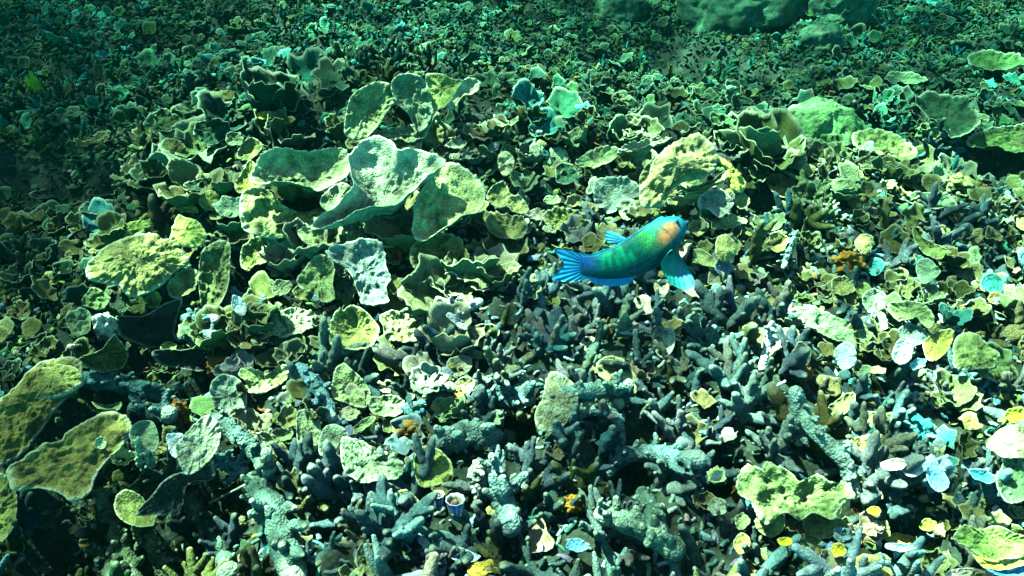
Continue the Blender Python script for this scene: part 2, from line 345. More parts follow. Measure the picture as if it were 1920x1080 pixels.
# ------------------------------------------------------------------ colours (albedo)
OL = (.26, .26, .10); OLD = (.12, .13, .04); OLY = (.40, .38, .15); PG = (.34, .44, .20); PGL = (.52, .57, .32); BR = (.22, .19, .09)
GR = (.30, .31, .25); DG = (.025, .085, .04); YE = (.60, .56, .20); YG = (.42, .52, .14); CR = (.74, .62, .42); WH = (.85, .85, .80)
TG = (.12, .22, .23); TL = (.07, .30, .28); CY = (.35, .62, .68); DK = (.035, .045, .035); RU = (.34, .13, .025); BL = (.12, .36, .62); TGL = (.24, .36, .37)
CN = {OL: 'olive', OLD: 'dark olive', OLY: 'yellowish olive', PG: 'pale green', PGL: 'light green', BR: 'brown', GR: 'grey-green', DG: 'dark green', YE: 'yellow',
      YG: 'yellow-green', CR: 'cream', WH: 'white', TG: 'teal-grey', TL: 'teal', CY: 'pale cyan', DK: 'blackish', RU: 'rust', BL: 'blue', TGL: 'light grey', (.62, .62, .48): 'pale stone-coloured', (.5, .6, .55): 'whitish grey'}

MASKS = []          # traced outlines, so scattered growth does not pierce them
ANCH = []           # (px, py, phrase) things other labels can refer to
used = set(); _cnt = [0]
def ell(cx, cy, rx, ry, rot=0, k=13, wob=.15):
    _cnt[0] += 1; r = np.random.default_rng(_cnt[0]*13); a = math.radians(rot); out = []
    for i in range(k):
        t = 2*math.pi*i/k; s = 1+r.uniform(-wob, wob)
        x, y = rx*s*math.cos(t), ry*s*math.sin(t); out.append((cx+x*math.cos(a)-y*math.sin(a), cy+x*math.sin(a)+y*math.cos(a)))
    return out
def traced_plate(name, pts, col, a=.5, side=0., bowl=.22, ruf=.07, lump=.03, lift=0., knob=0., stem=None, parent=None, seed=None, th=None, frill=.02, mask=True, mat=None, back=0.):
    """outline given in photograph pixels, laid on a tilted plane standing on the reef, real size and thickness"""
    P = np.asarray(pts, float); c = P.mean(0); _cnt[0] += 1; seed = seed or _cnt[0]
    sp = P.max(0)-P.min(0); O = at(c[0], c[1], .05); tocam = cpos-O; dist = np.linalg.norm(tocam); tocam /= dist
    nrm = np.array([0, 0, 1.])*(1-a)+tocam*a+rgt*(side+np.random.default_rng(seed).uniform(-.22, .22)); nrm /= np.linalg.norm(nrm)
    ext = max(sp)*dist/FPX
    tilt = math.sqrt(max(0, 1-nrm[2]**2)) if nrm[2] > 0 else 1
    O = at(c[0], c[1], .05+lift+.42*sp[1]*dist/FPX*tilt)
    dist = np.linalg.norm(cpos-O)
    if back: O = O+ray(*c)*back
    ex = np.cross([0, 0, 1.], nrm) if abs(nrm[2]) < .999 else np.array([1., 0, 0])
    ex /= np.linalg.norm(ex); ey = np.cross(nrm, ex)
    loc = []
    for px, py in P:
        d = ray(px, py); den = d@nrm; t = ((O-cpos)@nrm)/den if abs(den) > .12 else dist
        t = min(max(t, dist*.8), dist*1.25); h = cpos+d*t-O; loc.append((h@ex, h@ey))
    if knob == 0 and ext > .14: knob = .011
    mx = max(sp); n = int(np.clip(mx*1.2, 40, 190)); rings = int(np.clip(mx/7, 8, 34))
    g = plate_geo(loc, seed, bowl*1.3, ruf*1.3, lump*1.2, th or min(.009, .004+ext*.012), n, rings, stem if stem is not None else min(.2, .05+ext*.35), frill=frill*(2.4 if ext < .09 else 1.), knob=knob, fold=.08 if ext < .09 else .045 if ext < .25 else .015)
    me = g.mesh(name, mat or M_PLATE)
    M = frame(O, ex, ey, nrm)
    o = link(name, me, parent, (parent.matrix_world.inverted() @ M) if parent is not None else M, col)
    if mask: MASKS.append(P)
    return o
def P(label, col, pts, anchor=None, **k):
    o = traced_plate('plate_coral', pts, col, **k); tag(o, label, 'plate coral'); assert label not in used, label; used.add(label)
    if anchor: c = np.mean(pts, 0); ANCH.append((c[0], c[1], anchor))
    return o
def colony(label, base, parts, anchor=None, name='plate_coral'):
    O = at(base[0], base[1], 0); r = link(name, None, None, Matrix.Translation(Vector(O)))
    bpy.context.view_layer.update()
    tag(r, label, 'plate coral'); used.add(label)
    for pts, col, kw in parts: traced_plate('plate', pts, col, parent=r, **kw)
    if anchor: ANCH.append((base[0], base[1], anchor))
    return r

# ------------------------------------------------------------------ traced corals
# big central colony
colony('huge pale green plate colony with overlapping tiers in the middle of the reef', (690, 350), [
 ([(468,338),(484,298),(510,279),(536,276),(562,283),(607,279),(647,279),(662,312),(640,338),(599,357),(581,350),(547,342),(518,338),(495,346)], (.46,.54,.26), dict(a=.45, bowl=.42, lump=.03, lift=.12, ruf=.06)),
 ([(658,327),(654,290),(677,264),(707,257),(736,268),(747,279),(784,279),(832,294),(834,310),(807,325),(777,357),(744,383),(692,387),(662,398),(600,428),(585,420),(640,375),(662,350)], (.60,.70,.44), dict(a=.35, bowl=.5, lump=.03, lift=.16, ruf=.05)),
 ([(792,350),(815,318),(840,305),(884,320),(903,342),(910,364),(899,394),(866,405),(833,427),(792,450),(773,438),(775,409),(777,379)], (.48,.54,.24), dict(a=.42, bowl=.34, lump=.05, lift=.08, ruf=.06, frill=.03)),
 ([(455,362),(500,352),(520,378),(560,398),(600,390),(640,380),(625,405),(585,425),(545,442),(500,445),(455,425)], (.42,.48,.18), dict(a=.5, bowl=.1, lump=.09, lift=.02)),
 ([(560,432),(600,420),(645,405),(690,395),(735,398),(742,420),(715,445),(670,455),(620,462),(575,458)], (.44,.50,.22), dict(a=.4, bowl=.2, lump=.1, lift=.0)),
 ([(470,300),(455,320),(440,345),(448,362),(470,356),(490,345),(492,325)], (.44,.44,.12), dict(a=.5, bowl=.2, lift=.06)),
 ([(618,352),(640,342),(662,352),(662,372),(640,392),(615,395),(600,378)], (.40,.48,.26), dict(a=.5, bowl=.2, lift=.1)),
], 'the huge central plate colony')
colony('upright plate colony with five fans behind the huge central colony', (735, 250), [
 ([(650,262),(690,250),(730,258),(770,252),(790,262),(785,282),(740,290),(690,284),(655,280)], (.28,.30,.13), dict(a=.5, bowl=.1, lump=.1)),
 ([(647,250),(652,200),(662,176),(680,164),(707,153),(733,161),(740,187),(722,216),(704,242),(680,262)], (.27,.33,.15), dict(a=.75, bowl=.2, lift=.08, back=.05)),
 ([(733,161),(744,142),(773,137),(796,150),(807,183),(812,213),(798,240),(781,245),(768,216),(745,194)], (.20,.27,.15), dict(a=.8, bowl=.2, lift=.1)),
 ([(799,142),(825,137),(847,146),(866,152),(856,170),(844,190),(828,204),(808,200)], (.30,.38,.12), dict(a=.7, bowl=.25, lift=.1)),
 ([(696,239),(715,246),(745,240),(775,229),(800,232),(812,222),(790,258),(745,262),(705,258)], (.40,.48,.26), dict(a=.25, bowl=.2, lift=.06)),
], 'the upright fan colony')
P('small round brown-olive plate at the right foot of the upright fan colony', OL, ell(811,252,21,26), a=.75, bowl=.2)
P('whitish ruffled plate arching over a dark hollow right of the upright fans', PGL, [(838,200),(843,176),(855,162),(877,148),(900,152),(894,172),(868,180),(850,205)], a=.55, lift=.05, ruf=.15)
# right-hand colony behind the fish
colony('brown-olive domed plate colony with a yellow arm, above the parrotfish head', (1290, 350), [
 ([(1216,330),(1224,303),(1243,283),(1263,267),(1285,256),(1304,251),(1324,261),(1338,281),(1345,297),(1338,322),(1316,333),(1280,341),(1255,362),(1243,385),(1205,388),(1200,355)], (.33,.32,.14), dict(a=.55, bowl=-.25, lump=.07, lift=.1, ruf=.1)),
 ([(1341,292),(1360,300),(1382,319),(1395,333),(1399,347),(1391,361),(1374,358),(1363,339),(1362,320),(1350,305)], (.52,.50,.13), dict(a=.6, bowl=-.2, lump=.1, lift=.05)),
 ([(1263,330),(1285,352),(1310,346),(1345,330),(1362,322),(1358,338),(1335,344),(1300,356),(1270,352)], (.50,.50,.22), dict(a=.3, bowl=.3, lift=.07, ruf=.14)),
 ([(1252,372),(1275,368),(1300,362),(1318,366),(1305,378),(1275,384),(1255,384)], (.48,.46,.20), dict(a=.3, bowl=.3, lift=.03, ruf=.14)),
 ([(1200,330),(1216,306),(1240,286),(1262,276),(1250,300),(1230,325),(1214,352),(1200,356)], (.42,.40,.15), dict(a=.6, bowl=.2, lift=.02)),
], 'the domed plate colony')
P('bright yellow plate edge below the left side of the domed colony', (.60,.58,.20), [(1188,369),(1215,380),(1266,380),(1262,392),(1229,402),(1205,396)], a=.4, lump=.1)
P('round smooth grey-green plate right below the domed colony, beside a dark gap', GR, [(1308,380),(1316,364),(1338,355),(1360,360),(1376,378),(1368,394),(1349,408),(1327,392),(1313,392)], 'the smooth grey-green disc', a=.8, bowl=.15, lump=.01, lift=.04)
P('little olive-yellow disc touching the right of the smooth grey-green disc', OLY, ell(1391,377,15,15), a=.7)
P('thin pale-rimmed shelf plate running under the smooth grey-green disc', PG, [(1325,424),(1340,412),(1365,406),(1396,407),(1400,418),(1380,424),(1355,428)], a=.2, ruf=.15)
P('pale grey-green lobed plate left of the domed colony, lip curled', (.34,.44,.33), [(1117,337),(1144,332),(1183,337),(1203,360),(1180,376),(1150,398),(1128,392),(1114,372)], 'the pale lobed plate', a=.4, ruf=.16, bowl=.35)
P('bright green shelf plate with pale lip, up and left of the domed colony', PG, [(1078,306),(1092,292),(1119,278),(1150,275),(1162,287),(1133,309),(1100,313)], a=.3, ruf=.12)
P('long pale ragged ridge plate over a dark slot left of the domed colony top', PGL, [(1158,286),(1170,272),(1200,264),(1232,256),(1258,258),(1250,266),(1215,274),(1180,286)], a=.25, ruf=.2, lift=.04)
P('folded olive cup with bright rim standing right of the yellow arm', OLY, [(1435,331),(1454,326),(1479,334),(1491,344),(1478,366),(1460,368),(1443,351)], 'the folded olive cup', a=.5, bowl=.5, ruf=.15)
P('angular olive cup with white rim just right of the parrotfish mouth', OLY, [(1289,424),(1304,413),(1330,421),(1312,442),(1300,438)], a=.45, bowl=.5)
P('rounded yellow-olive hump plate below the smooth grey-green disc', OLY, [(1343,450),(1354,440),(1371,444),(1382,461),(1376,481),(1356,492),(1342,478)], 'the yellow-olive hump', a=.7, bowl=-.3, lift=.03)
P('pale olive crescent plate left of the yellow-olive hump', (.34,.38,.16), [(1300,468),(1318,468),(1340,484),(1350,498),(1322,498),(1304,488)], a=.5)
P('cup with brownish middle and pale rim, two cups right of the yellow-olive hump', (.40,.36,.13), ell(1458,453,20,19,0), a=.55, bowl=.5)
P('ridged pale fan just above the back of the parrotfish', (.50,.58,.36), ell(1176,392,20,20), a=.7, knob=.012, bowl=.1)
P('broad brown-olive leafy plate left of the parrotfish dorsal fin', (.26,.28,.09), [(1020,400),(1050,389),(1089,398),(1101,412),(1082,426),(1045,430),(1024,420)], 'the broad leafy plate', a=.45, ruf=.15, knob=.02)
P('cream white tilted shell-like plate beside the broad leafy plate', CR, [(984,398),(1005,392),(1028,398),(1030,408),(1008,412),(992,408)], a=.4, ruf=.2)
P('large brown-olive leafy plate two steps left of the broad leafy plate', OL, [(912,412),(925,398),(950,402),(975,405),(990,425),(975,447),(940,445),(916,432)], a=.5, knob=.02, ruf=.15)
P('small pale green disc above the cream shell-like plate', PG, ell(1036,374,17,9), a=.3)
P('round dark green plate in the shade above the small pale disc', DG, ell(1062,325,22,20), a=.6)
P('bright cream-yellow encrusted plate standing in the middle upper reef', (.72,.68,.38), [(935,290),(950,284),(964,298),(960,322),(944,330),(934,312)], 'the cream-yellow plate', a=.7, knob=.02)
P('olive upright fan below the cream-yellow plate', OL, [(922,350),(945,340),(955,365),(948,388),(925,385),(912,370)], a=.7)
P('yellow-green slanting plate right of the olive fan below the cream-yellow plate', OLY, [(950,370),(972,365),(990,385),(986,400),(965,398),(955,390)], a=.6)
P('curled pale lip plate in the dark middle distance', PG, [(925,215),(935,222),(955,228),(968,220),(972,226),(955,236),(935,234)], a=.3, ruf=.2, lift=.05)
P('grey-brown shallow bowl with white rim right of the huge central colony', (.33,.37,.27), [(848,290),(870,282),(905,278),(930,268),(935,276),(905,294),(870,300),(850,300)], a=.3, ruf=.2)
P('small pale lump plate in front of the grey-brown shallow bowl', PGL, ell(855,270,20,8), a=.3, ruf=.2)
# left middle
P('big olive plate with pale rounded rim jutting to the left of the reef', (.29,.27,.10), [(162,510),(165,495),(178,480),(200,461),(236,447),(264,439),(289,437),(304,446),(328,452),(344,471),(355,493),(328,509),(305,534),(267,552),(239,552),(222,534),(194,531),(170,524)], 'the big olive plate', a=.45, bowl=-.14, lump=.03, lift=.1)
P('elongated yellow-green plate touching the top of the big left plate', YG, [(205,442),(222,427),(250,415),(285,410),(302,400),(296,418),(272,432),(244,443),(219,453),(208,450)], a=.4, bowl=-.1)
P('glowing yellow-green tongue-shaped plate right of the dark triangular gap', (.44,.50,.13), [(333,404),(350,408),(372,416),(387,443),(374,460),(344,463),(320,454),(321,432)], 'the yellow-green tongue plate', a=.6, bowl=-.1, lift=.05)
P('small yellow-green cap plate on top of the tongue plate', YG, [(329,387),(345,377),(362,382),(372,398),(345,396),(332,392)], a=.5)
P('round brown-yellow disc above the tongue plate', (.36,.36,.11), ell(393,376,19,20), a=.75, bowl=-.1)
P('smooth light green oval plate right of the round brown-yellow disc', (.34,.46,.28), ell(432,388,31,21), a=.5)
P('round dark green plate in the upper left with a thin pale edge', (.08,.14,.05), ell(305,228,34,24), 'the dark round plate', a=.55, bowl=.2)
P('half-hidden dark olive disc under the dark round plate', OLD, ell(320,286,27,27), a=.7, bowl=-.1)
P('wide dark green plate right of the dark round plate', DG, ell(396,246,34,24), a=.5)
P('small pale olive disc left of the brown cup behind the tongue plate', (.22,.30,.14), ell(440,260,16,14), a=.6)
P('brown-olive cup with yellowish left side near the left tip of the central colony', (.24,.25,.08), [(455,268),(472,258),(490,268),(488,284),(470,298),(450,300),(444,288)], a=.6, bowl=.3)
P('small bright yellow plate in the upper left middle distance', (.50,.52,.08), ell(496,216,13,8), a=.4)
P('brown-green humped plate at the top left of the reef', OLD, ell(420,184,32,15), 'the humped top-left plate', a=.4, bowl=-.2)
P('winding pale rimmed plate under the humped top left plate', PG, [(328,200),(340,192),(362,196),(392,190),(412,200),(418,214),(408,222),(396,206),(365,206),(345,214),(332,208)], a=.3, ruf=.2, lift=.04)
P('olive plate with a yellow left edge in the left middle distance', OL, ell(324,337,24,20), a=.6)
P('long flat dark green plate left of the brown-yellow disc', DG, ell(388,345,42,12,-6), a=.25)
P('long blackish shelf plate, right one of the pair at the far left', DG, ell(180,388,34,13,-4), a=.3)
P('long blackish shelf plate with a silver edge, above the far left pair', DK, ell(196,357,36,9,-3), a=.2)
P('long blackish shelf plate, left one of the pair at the far left', DK, ell(90,362,34,10,-6), a=.2)
P('green-yellow double leaf left of the elongated yellow-green plate', OLY, ell(175,462,16,14), a=.6)
P('olive ruffled plate below the right end of the big left plate', OL, [(312,535),(330,512),(355,502),(372,512),(366,540),(345,556),(322,558)], a=.6, ruf=.15)
P('small pale yellow leaf between the big left plate and the dark overhang', YG, ell(288,562,14,20,20), a=.7)
P('olive-green leafy clump plate at the lower left corner of the big left plate', (.2,.28,.1), ell(180,560,26,20), a=.6, knob=.02)
P('teal-grey leafy plate below the leafy clump, left of the white cone', (.16,.24,.12), ell(148,604,24,28), a=.6, knob=.02)
P('rough olive plate wall right of the big left plate', (.18,.21,.08), [(380,470),(405,452),(430,455),(432,490),(428,535),(410,575),(385,590),(375,560),(372,510)], a=.7, knob=.018, lump=.06)
# centre
P('yellow-lipped olive plate over a black cave left of centre', (.38,.42,.13), [(450,492),(455,465),(475,446),(510,440),(540,444),(550,450),(526,472),(505,490),(478,498),(462,508)], 'the yellow-lipped plate', a=.35, bowl=.25, lift=.08, ruf=.1)
P('upright dull olive plate right of the black cave', (.24,.29,.12), [(578,493),(594,479),(619,484),(628,504),(624,532),(628,560),(605,567),(592,552),(567,542),(556,527),(566,510)], a=.65, ruf=.1, knob=.01)
P('small pale olive squarish plate in front of the black cave', (.30,.35,.18), ell(527,538,22,15), a=.55, frill=.06)
P('small folded olive plate beside the squarish one before the cave', OL, ell(570,549,20,15), a=.5, ruf=.2)
P('large grey plate with a white scalloped right edge, centre of the reef', (.25,.31,.27), [(611,471),(636,457),(678,448),(710,452),(722,471),(726,499),(734,524),(725,540),(728,565),(700,572),(678,571),(672,549),(661,520),(645,500),(625,490)], 'the large grey plate', a=.6, bowl=.2, lump=.07, lift=.06, frill=.04)
P('brownish olive plate right of the rust sponge at reef centre', (.26,.29,.1), [(768,475),(785,448),(830,436),(862,445),(868,470),(850,500),(812,512),(778,505)], a=.5, lump=.07)
P('pale crescent shell-like bowl below the brownish olive plate', (.50,.55,.30), [(806,535),(828,547),(850,555),(872,547),(894,533),(901,520),(889,512),(878,519),(856,532),(828,535),(812,526)], 'the crescent bowl', a=.35, bowl=.4, ruf=.1)
P('fluted olive-yellow fan with a dark hollow base at reef centre', (.36,.37,.12), [(620,599),(636,577),(644,582),(661,570),(683,582),(705,604),(712,621),(700,645),(672,656),(639,651),(620,630)], 'the fluted olive fan', a=.6, bowl=.45, ruf=.1, knob=.01, lift=.05)
P('pale yellow-green crinkled plate left of the fluted olive fan', (.50,.56,.30), [(480,618),(494,596),(528,582),(567,577),(592,590),(589,610),(567,621),(533,629),(511,627),(492,628)], 'the crinkled pale plate', a=.4, knob=.02, ruf=.2, lift=.04)
P('little pale crinkled plate above the left end of the big crinkled plate', PGL, ell(458,585,25,10), a=.4, knob=.015, ruf=.2)
P('narrow pale olive cup below the crinkled pale plate', OLY, ell(579,640,14,23,-10), a=.6, bowl=.4)
P('ridged pale yellow-green coral plate right of the fluted olive fan', (.48,.52,.24), [(712,590),(740,582),(775,592),(800,605),(792,635),(755,642),(725,635),(718,612)], a=.45, knob=.022, ruf=.15)
P('bright yellow-green wavy plate with a scalloped top, lower left centre', (.55,.64,.26), [(448,702),(456,688),(483,694),(505,699),(526,686),(543,692),(534,714),(508,729),(489,737),(467,736),(460,716)], 'the bright wavy plate', a=.45, ruf=.14, bowl=.3)
P('grey-green lobed plate left of the bright wavy plate', (.32,.40,.28), [(396,718),(410,704),(428,702),(446,710),(458,729),(464,757),(450,783),(431,779),(408,763),(395,743)], 'the grey-green lobed plate', a=.55, ruf=.1)
P('tall yellow-green plate with a knob on top at lower centre', (.42,.50,.22), [(622,721),(629,690),(644,678),(658,692),(680,712),(695,740),(683,764),(650,756),(624,744)], 'the tall knobbed plate', a=.65, lump=.07)
P('small pale rounded plate up and right of the tall knobbed plate', PGL, ell(674,674,18,14), a=.6)
P('light green rumpled plate right of the tall knobbed plate', (.36,.46,.24), [(694,746),(733,741),(760,757),(746,779),(715,780),(696,772)], a=.45, ruf=.15, lump=.08)
P('narrow slanting pale leaf under the tall knobbed plate', PG, ell(682,796,26,9,-35), a=.5)
P('smooth mint plate with thick round rim at lower centre', (.42,.56,.36), [(608,802),(628,794),(647,805),(652,818),(636,832),(624,849),(602,854),(598,828)], 'the smooth mint plate', a=.6, bowl=.1, lift=.05)
P('fluted yellowish cup, upper one of the folded group left of the mint plate', OLY, ell(540,783,20,23,10), a=.65, knob=.014, bowl=.4)
P('small white-rimmed bowl under the fluted yellowish cup', PG, ell(530,815,20,12), a=.4, bowl=.5)
P('crumpled ridged pale coral plate between the fluted cup and the mint plate', (.36,.44,.24), [(558,772),(585,768),(600,785),(600,830),(585,850),(562,842),(556,810)], a=.55, knob=.018)
P('brown folded leaf below the white-rimmed bowl', (.24,.26,.12), [(480,815),(505,812),(530,830),(548,860),(530,862),(505,845)], a=.5, ruf=.15)
P('broad wavy sea-green plate with three pale lobes, lower centre', (.25,.36,.20), [(640,824),(661,822),(683,828),(702,845),(714,854),(735,850),(752,866),(757,885),(742,898),(714,900),(683,905),(660,896),(642,875)], 'the three-lobed plate', a=.5, bowl=.15, ruf=.1, lift=.05)
P('yellow-green fan with a glowing lower edge right of the three-lobed plate', (.40,.48,.14), [(776,862),(790,838),(815,838),(840,860),(850,884),(836,901),(810,912),(784,908)], 'the glowing fan', a=.55, bowl=.2)
P('broad grey-green plate under a thick knobby branch at reef centre', (.26,.34,.25), [(897,724),(911,705),(956,691),(986,706),(992,752),(967,774),(925,782),(903,765)], 'the broad grey-green plate', a=.55, lump=.07)
P('brownish grey drooping plate with a thin white edge right of the broad grey plate', (.24,.27,.17), [(1024,712),(1034,697),(1055,702),(1078,722),(1084,755),(1065,790),(1035,809),(1008,803),(1003,775),(1018,745)], 'the drooping plate', a=.6, bowl=-.1, lift=.05)
P('cream white shell-like plate left of the yellow cream pair', (.78,.74,.5), [(806,706),(820,698),(842,702),(852,716),(842,730),(828,738),(812,733),(803,720)], 'the cream shell plate', a=.55, ruf=.12)
P('yellow cream shell plate right beside the cream white one', (.62,.58,.28), [(853,719),(869,708),(892,713),(882,735),(867,744),(856,733)], a=.5, ruf=.12)
P('yellow-cream cup with white rim below the cream white shell', (.55,.52,.24), [(808,760),(822,744),(842,750),(848,763),(830,774),(814,770)], a=.45, bowl=.35)
P('grey vase-shaped plate above the yellow cream shell', (.36,.38,.26), [(838,678),(860,666),(885,674),(880,695),(862,706),(842,700)], a=.5, ruf=.15)
P('yellowish goblet plate with a ribbed lip, right of the white dead branch', (.46,.44,.18), [(883,613),(905,607),(926,609),(937,622),(926,638),(908,654),(898,650),(890,635)], 'the yellowish goblet', a=.55, bowl=.4)
P('small pale green plate left of the yellowish goblet, upper one of two', PGL, ell(815,598,17,16), a=.55)
P('small pale green plate left of the yellowish goblet, lower one of two', YG, ell(823,632,13,21), a=.65)
P('teal-grey cup with white crescent rim under the yellowish goblet', (.20,.32,.28), ell(839,668,17,16), a=.5, bowl=.6)
P('thin silver-edged leaf bowl at the foot of the yellowish goblet', (.42,.42,.26), ell(893,664,18,8,15), a=.4, bowl=.4)
# lower left
colony('brown mossy plate colony of two thick tiers at the left edge', (80, 790), [
 ([(-12,764),(15,735),(28,726),(53,697),(80,675),(117,667),(150,672),(156,697),(146,725),(118,752),(95,780),(68,815),(48,845),(10,868),(-25,870)], (.18,.16,.045), dict(a=.45, bowl=-.1, lump=.05, knob=.016, lift=.12, th=.02)),
 ([(55,717),(80,692),(111,685),(139,688),(154,703),(146,725),(111,742),(67,748),(50,742)], (.19,.19,.06), dict(a=.45, bowl=-.15, knob=.01, lift=.2, th=.02)),
], 'the brown mossy tiers')
P('broad lumpy moss-green plate at the lower left with a thin pale back edge', (.20,.18,.055), [(12,880),(40,862),(64,845),(85,830),(111,825),(130,804),(153,792),(175,782),(194,775),(219,776),(240,786),(246,808),(228,838),(196,866),(178,893),(167,924),(135,940),(110,925),(65,915),(22,918)], 'the lumpy moss-green plate', a=.45, bowl=.06, lump=.04, knob=.028, lift=.12)
P('olive plate with pale curved rim cut by the left frame edge, near the bottom', (.20,.23,.07), [(-25,893),(12,893),(29,918),(32,955),(24,990),(0,1018),(-28,1012)], a=.5, lift=.05)
P('round grey-green plate with two pale spikes before it, left of the cream plate', (.27,.36,.2), [(242,810),(258,791),(283,788),(294,806),(298,828),(289,848),(265,844),(248,830)], 'the round spiked plate', a=.65, lift=.05)
P('tiny pale green disc on the lumpy moss-green plate', PGL, ell(188,830,11,12), a=.7, lift=.12)
P('large smooth grey-cream plate with a raised lobe, lower left', (.42,.46,.30), [(333,861),(330,835),(345,815),(366,793),(388,778),(410,792),(413,826),(402,852),(372,882),(348,889)], 'the smooth grey-cream plate', a=.6, bowl=.1, lift=.08)
P('white bleached flake leaning on the left of the grey-cream plate', WH, [(312,820),(322,812),(344,814),(338,834),(334,858),(320,852)], a=.7, lift=.1)
P('round olive cup crossed by a dark wing, lower left', (.28,.31,.10), [(214,947),(222,927),(242,919),(264,929),(274,944),(293,963),(289,982),(267,989),(242,983),(222,969)], 'the round olive cup', a=.5, bowl=.35, lift=.06)
P('blackish folded wing plate with a silver edge over the round olive cup', DK, [(256,964),(280,935),(305,905),(330,889),(365,884),(397,862),(402,896),(365,903),(348,915),(342,950),(330,965),(290,966)], 'the blackish wing', a=1.5, bowl=.1, lift=.12)  # near-black colour stands in for shade on its underside
P('blackish overhanging plate with a pale top edge under the big left plate', DK, [(217,595),(267,593),(294,579),(319,566),(342,560),(334,590),(328,621),(328,640),(305,655),(250,643),(222,627)], 'the blackish overhang', a=1.5, bowl=.1, lift=.05)  # shade under the overhang put into a near-black colour
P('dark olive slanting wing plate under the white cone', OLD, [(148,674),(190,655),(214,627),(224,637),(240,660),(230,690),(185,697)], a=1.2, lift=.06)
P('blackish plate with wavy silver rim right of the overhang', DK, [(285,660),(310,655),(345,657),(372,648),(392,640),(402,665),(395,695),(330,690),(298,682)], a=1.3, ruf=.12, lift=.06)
P('small pale green curled plate below the teal dead branch at the left', PG, [(172,752),(190,758),(212,758),(228,754),(222,768),(200,771),(180,763)], a=.3, bowl=.3, lift=.08)
P('small yellow-green tooth-shaped plate on the silver-rimmed dark plate', YG, ell(316,650,15,11), a=.5, lift=.08)
# right of frame
P('large green dome-like plate with a bright arched rim in the right distance', (.15,.30,.11), [(1455,240),(1468,212),(1500,193),(1535,184),(1570,190),(1598,208),(1622,235),(1645,258),(1600,274),(1550,272),(1495,266)], 'the green dome-like plate', a=.3, bowl=-.3, lump=.05)
P('rough yellow-green tail of growth trailing right of the green dome-like plate', (.34,.42,.14), [(1600,250),(1640,240),(1690,258),(1720,285),(1700,300),(1650,290),(1610,278)], a=.3, knob=.02)
P('large dark plate with a thin pale rim cut by the right frame edge', (.07,.12,.03), [(1820,276),(1814,259),(1853,242),(1890,236),(1960,228),(1975,285),(1920,283),(1898,285),(1867,273)], 'the dark edge plate', a=.3, lift=.1)
P('large dark green sagging plate in the upper right', (.02,.07,.03), [(1714,184),(1742,173),(1798,176),(1826,200),(1838,228),(1809,250),(1784,254),(1756,232),(1737,217)], 'the sagging dark plate', a=.35, lift=.05, ruf=.15)
P('narrow dark shelf plate between the sagging plate and the right edge plate', (.06,.12,.05), ell(1822,224,34,13), a=.25)
P('long green shelf plate near the upper right corner', (.10,.2,.06), ell(1868,112,58,16,4), a=.25)
P('pale green-rimmed shelf right of the big boulders at the top', (.12,.22,.1), ell(1700,145,36,10,8), a=.25)
P('rough green plate in the sloping right middle distance', (.16,.28,.14), ell(1745,375,50,16,5), a=.3, knob=.015)
P('round grey-green plate, upper lobe of a stacked pair on the right', (.26,.36,.22), [(1617,556),(1631,542),(1653,544),(1662,560),(1657,582),(1636,588),(1620,575)], 'the round stacked plate', a=.6)
P('round grey-green disc with a pale rim directly below its larger twin', (.30,.42,.26), ell(1647,604,18,17), a=.55)
P('green-olive arched plate colony around a dark hollow on the right', (.24,.32,.13), [(1664,572),(1698,564),(1726,567),(1745,581),(1753,601),(1744,616),(1728,606),(1718,596),(1698,600),(1680,600)], 'the arched plate', a=.55, ruf=.15, lift=.04)
P('teal-grey plate below the arched plate on the right', (.20,.32,.24), [(1681,622),(1703,606),(1731,617),(1740,637),(1716,647),(1692,640)], a=.5)
P('olive plate with a bright yellow lower edge on the right', (.40,.38,.10), [(1731,645),(1750,624),(1787,618),(1780,653),(1750,678),(1736,668)], 'the yellow-edged plate', a=.5)
P('big rounded olive-green plate with a yellowish right lobe, right side', (.22,.28,.10), [(1787,655),(1795,632),(1812,622),(1837,628),(1853,648),(1874,664),(1867,687),(1842,693),(1795,690)], 'the big rounded olive plate', a=.5, bowl=-.15, lift=.05)
P('pale cyan disc with a white glowing lower rim, right of the sponge', (.42,.60,.56), [(1564,659),(1576,643),(1595,645),(1606,667),(1600,688),(1581,693),(1567,677)], 'the pale cyan disc', a=.6, bowl=.1)
P('teal disc in the growth near the right edge', (.08,.40,.33), ell(1862,530,22,19), a=.5)
P('yellow-olive capped plate beside a dark crack in the right middle distance', OLY, ell(1621,457,18,18), a=.6, bowl=-.1)
P('smooth olive disc between crack and sponge in the right middle distance', OL, ell(1583,535,23,18), a=.55)
P('grey-green scalloped plate in the right middle distance', (.22,.34,.2), ell(1738,507,23,22), a=.55, ruf=.15)
P('long dark olive leaf sloping down to the right in the right middle distance', (.13,.17,.05), [(1712,428),(1730,445),(1770,463),(1783,475),(1760,486),(1733,474),(1715,452)], a=.5)
P('broad flat olive-green plate with spotted surface, lower right', (.24,.34,.13), [(1392,886),(1402,872),(1428,880),(1440,868),(1478,880),(1500,902),(1530,890),(1562,905),(1592,903),(1602,928),(1580,945),(1562,972),(1528,962),(1500,975),(1469,960),(1440,985),(1420,968),(1404,938),(1385,918)], 'the broad flat plate', a=.45, bowl=.15, lump=.1, lift=.05, frill=.05, knob=.016)
P('hanging olive lobe plate under the broad flat plate, left one', (.26,.34,.11), [(1419,969),(1444,958),(1469,967),(1470,989),(1450,1006),(1431,1002),(1416,986)], a=.6)
P('wide olive plate under the broad flat plate, right of the hanging lobe', (.26,.32,.12), [(1503,969),(1533,960),(1581,974),(1590,991),(1561,1008),(1519,1006)], a=.5)
P('small round pale green disc left of the hanging olive lobe', PG, ell(1391,977,14,15), a=.7)
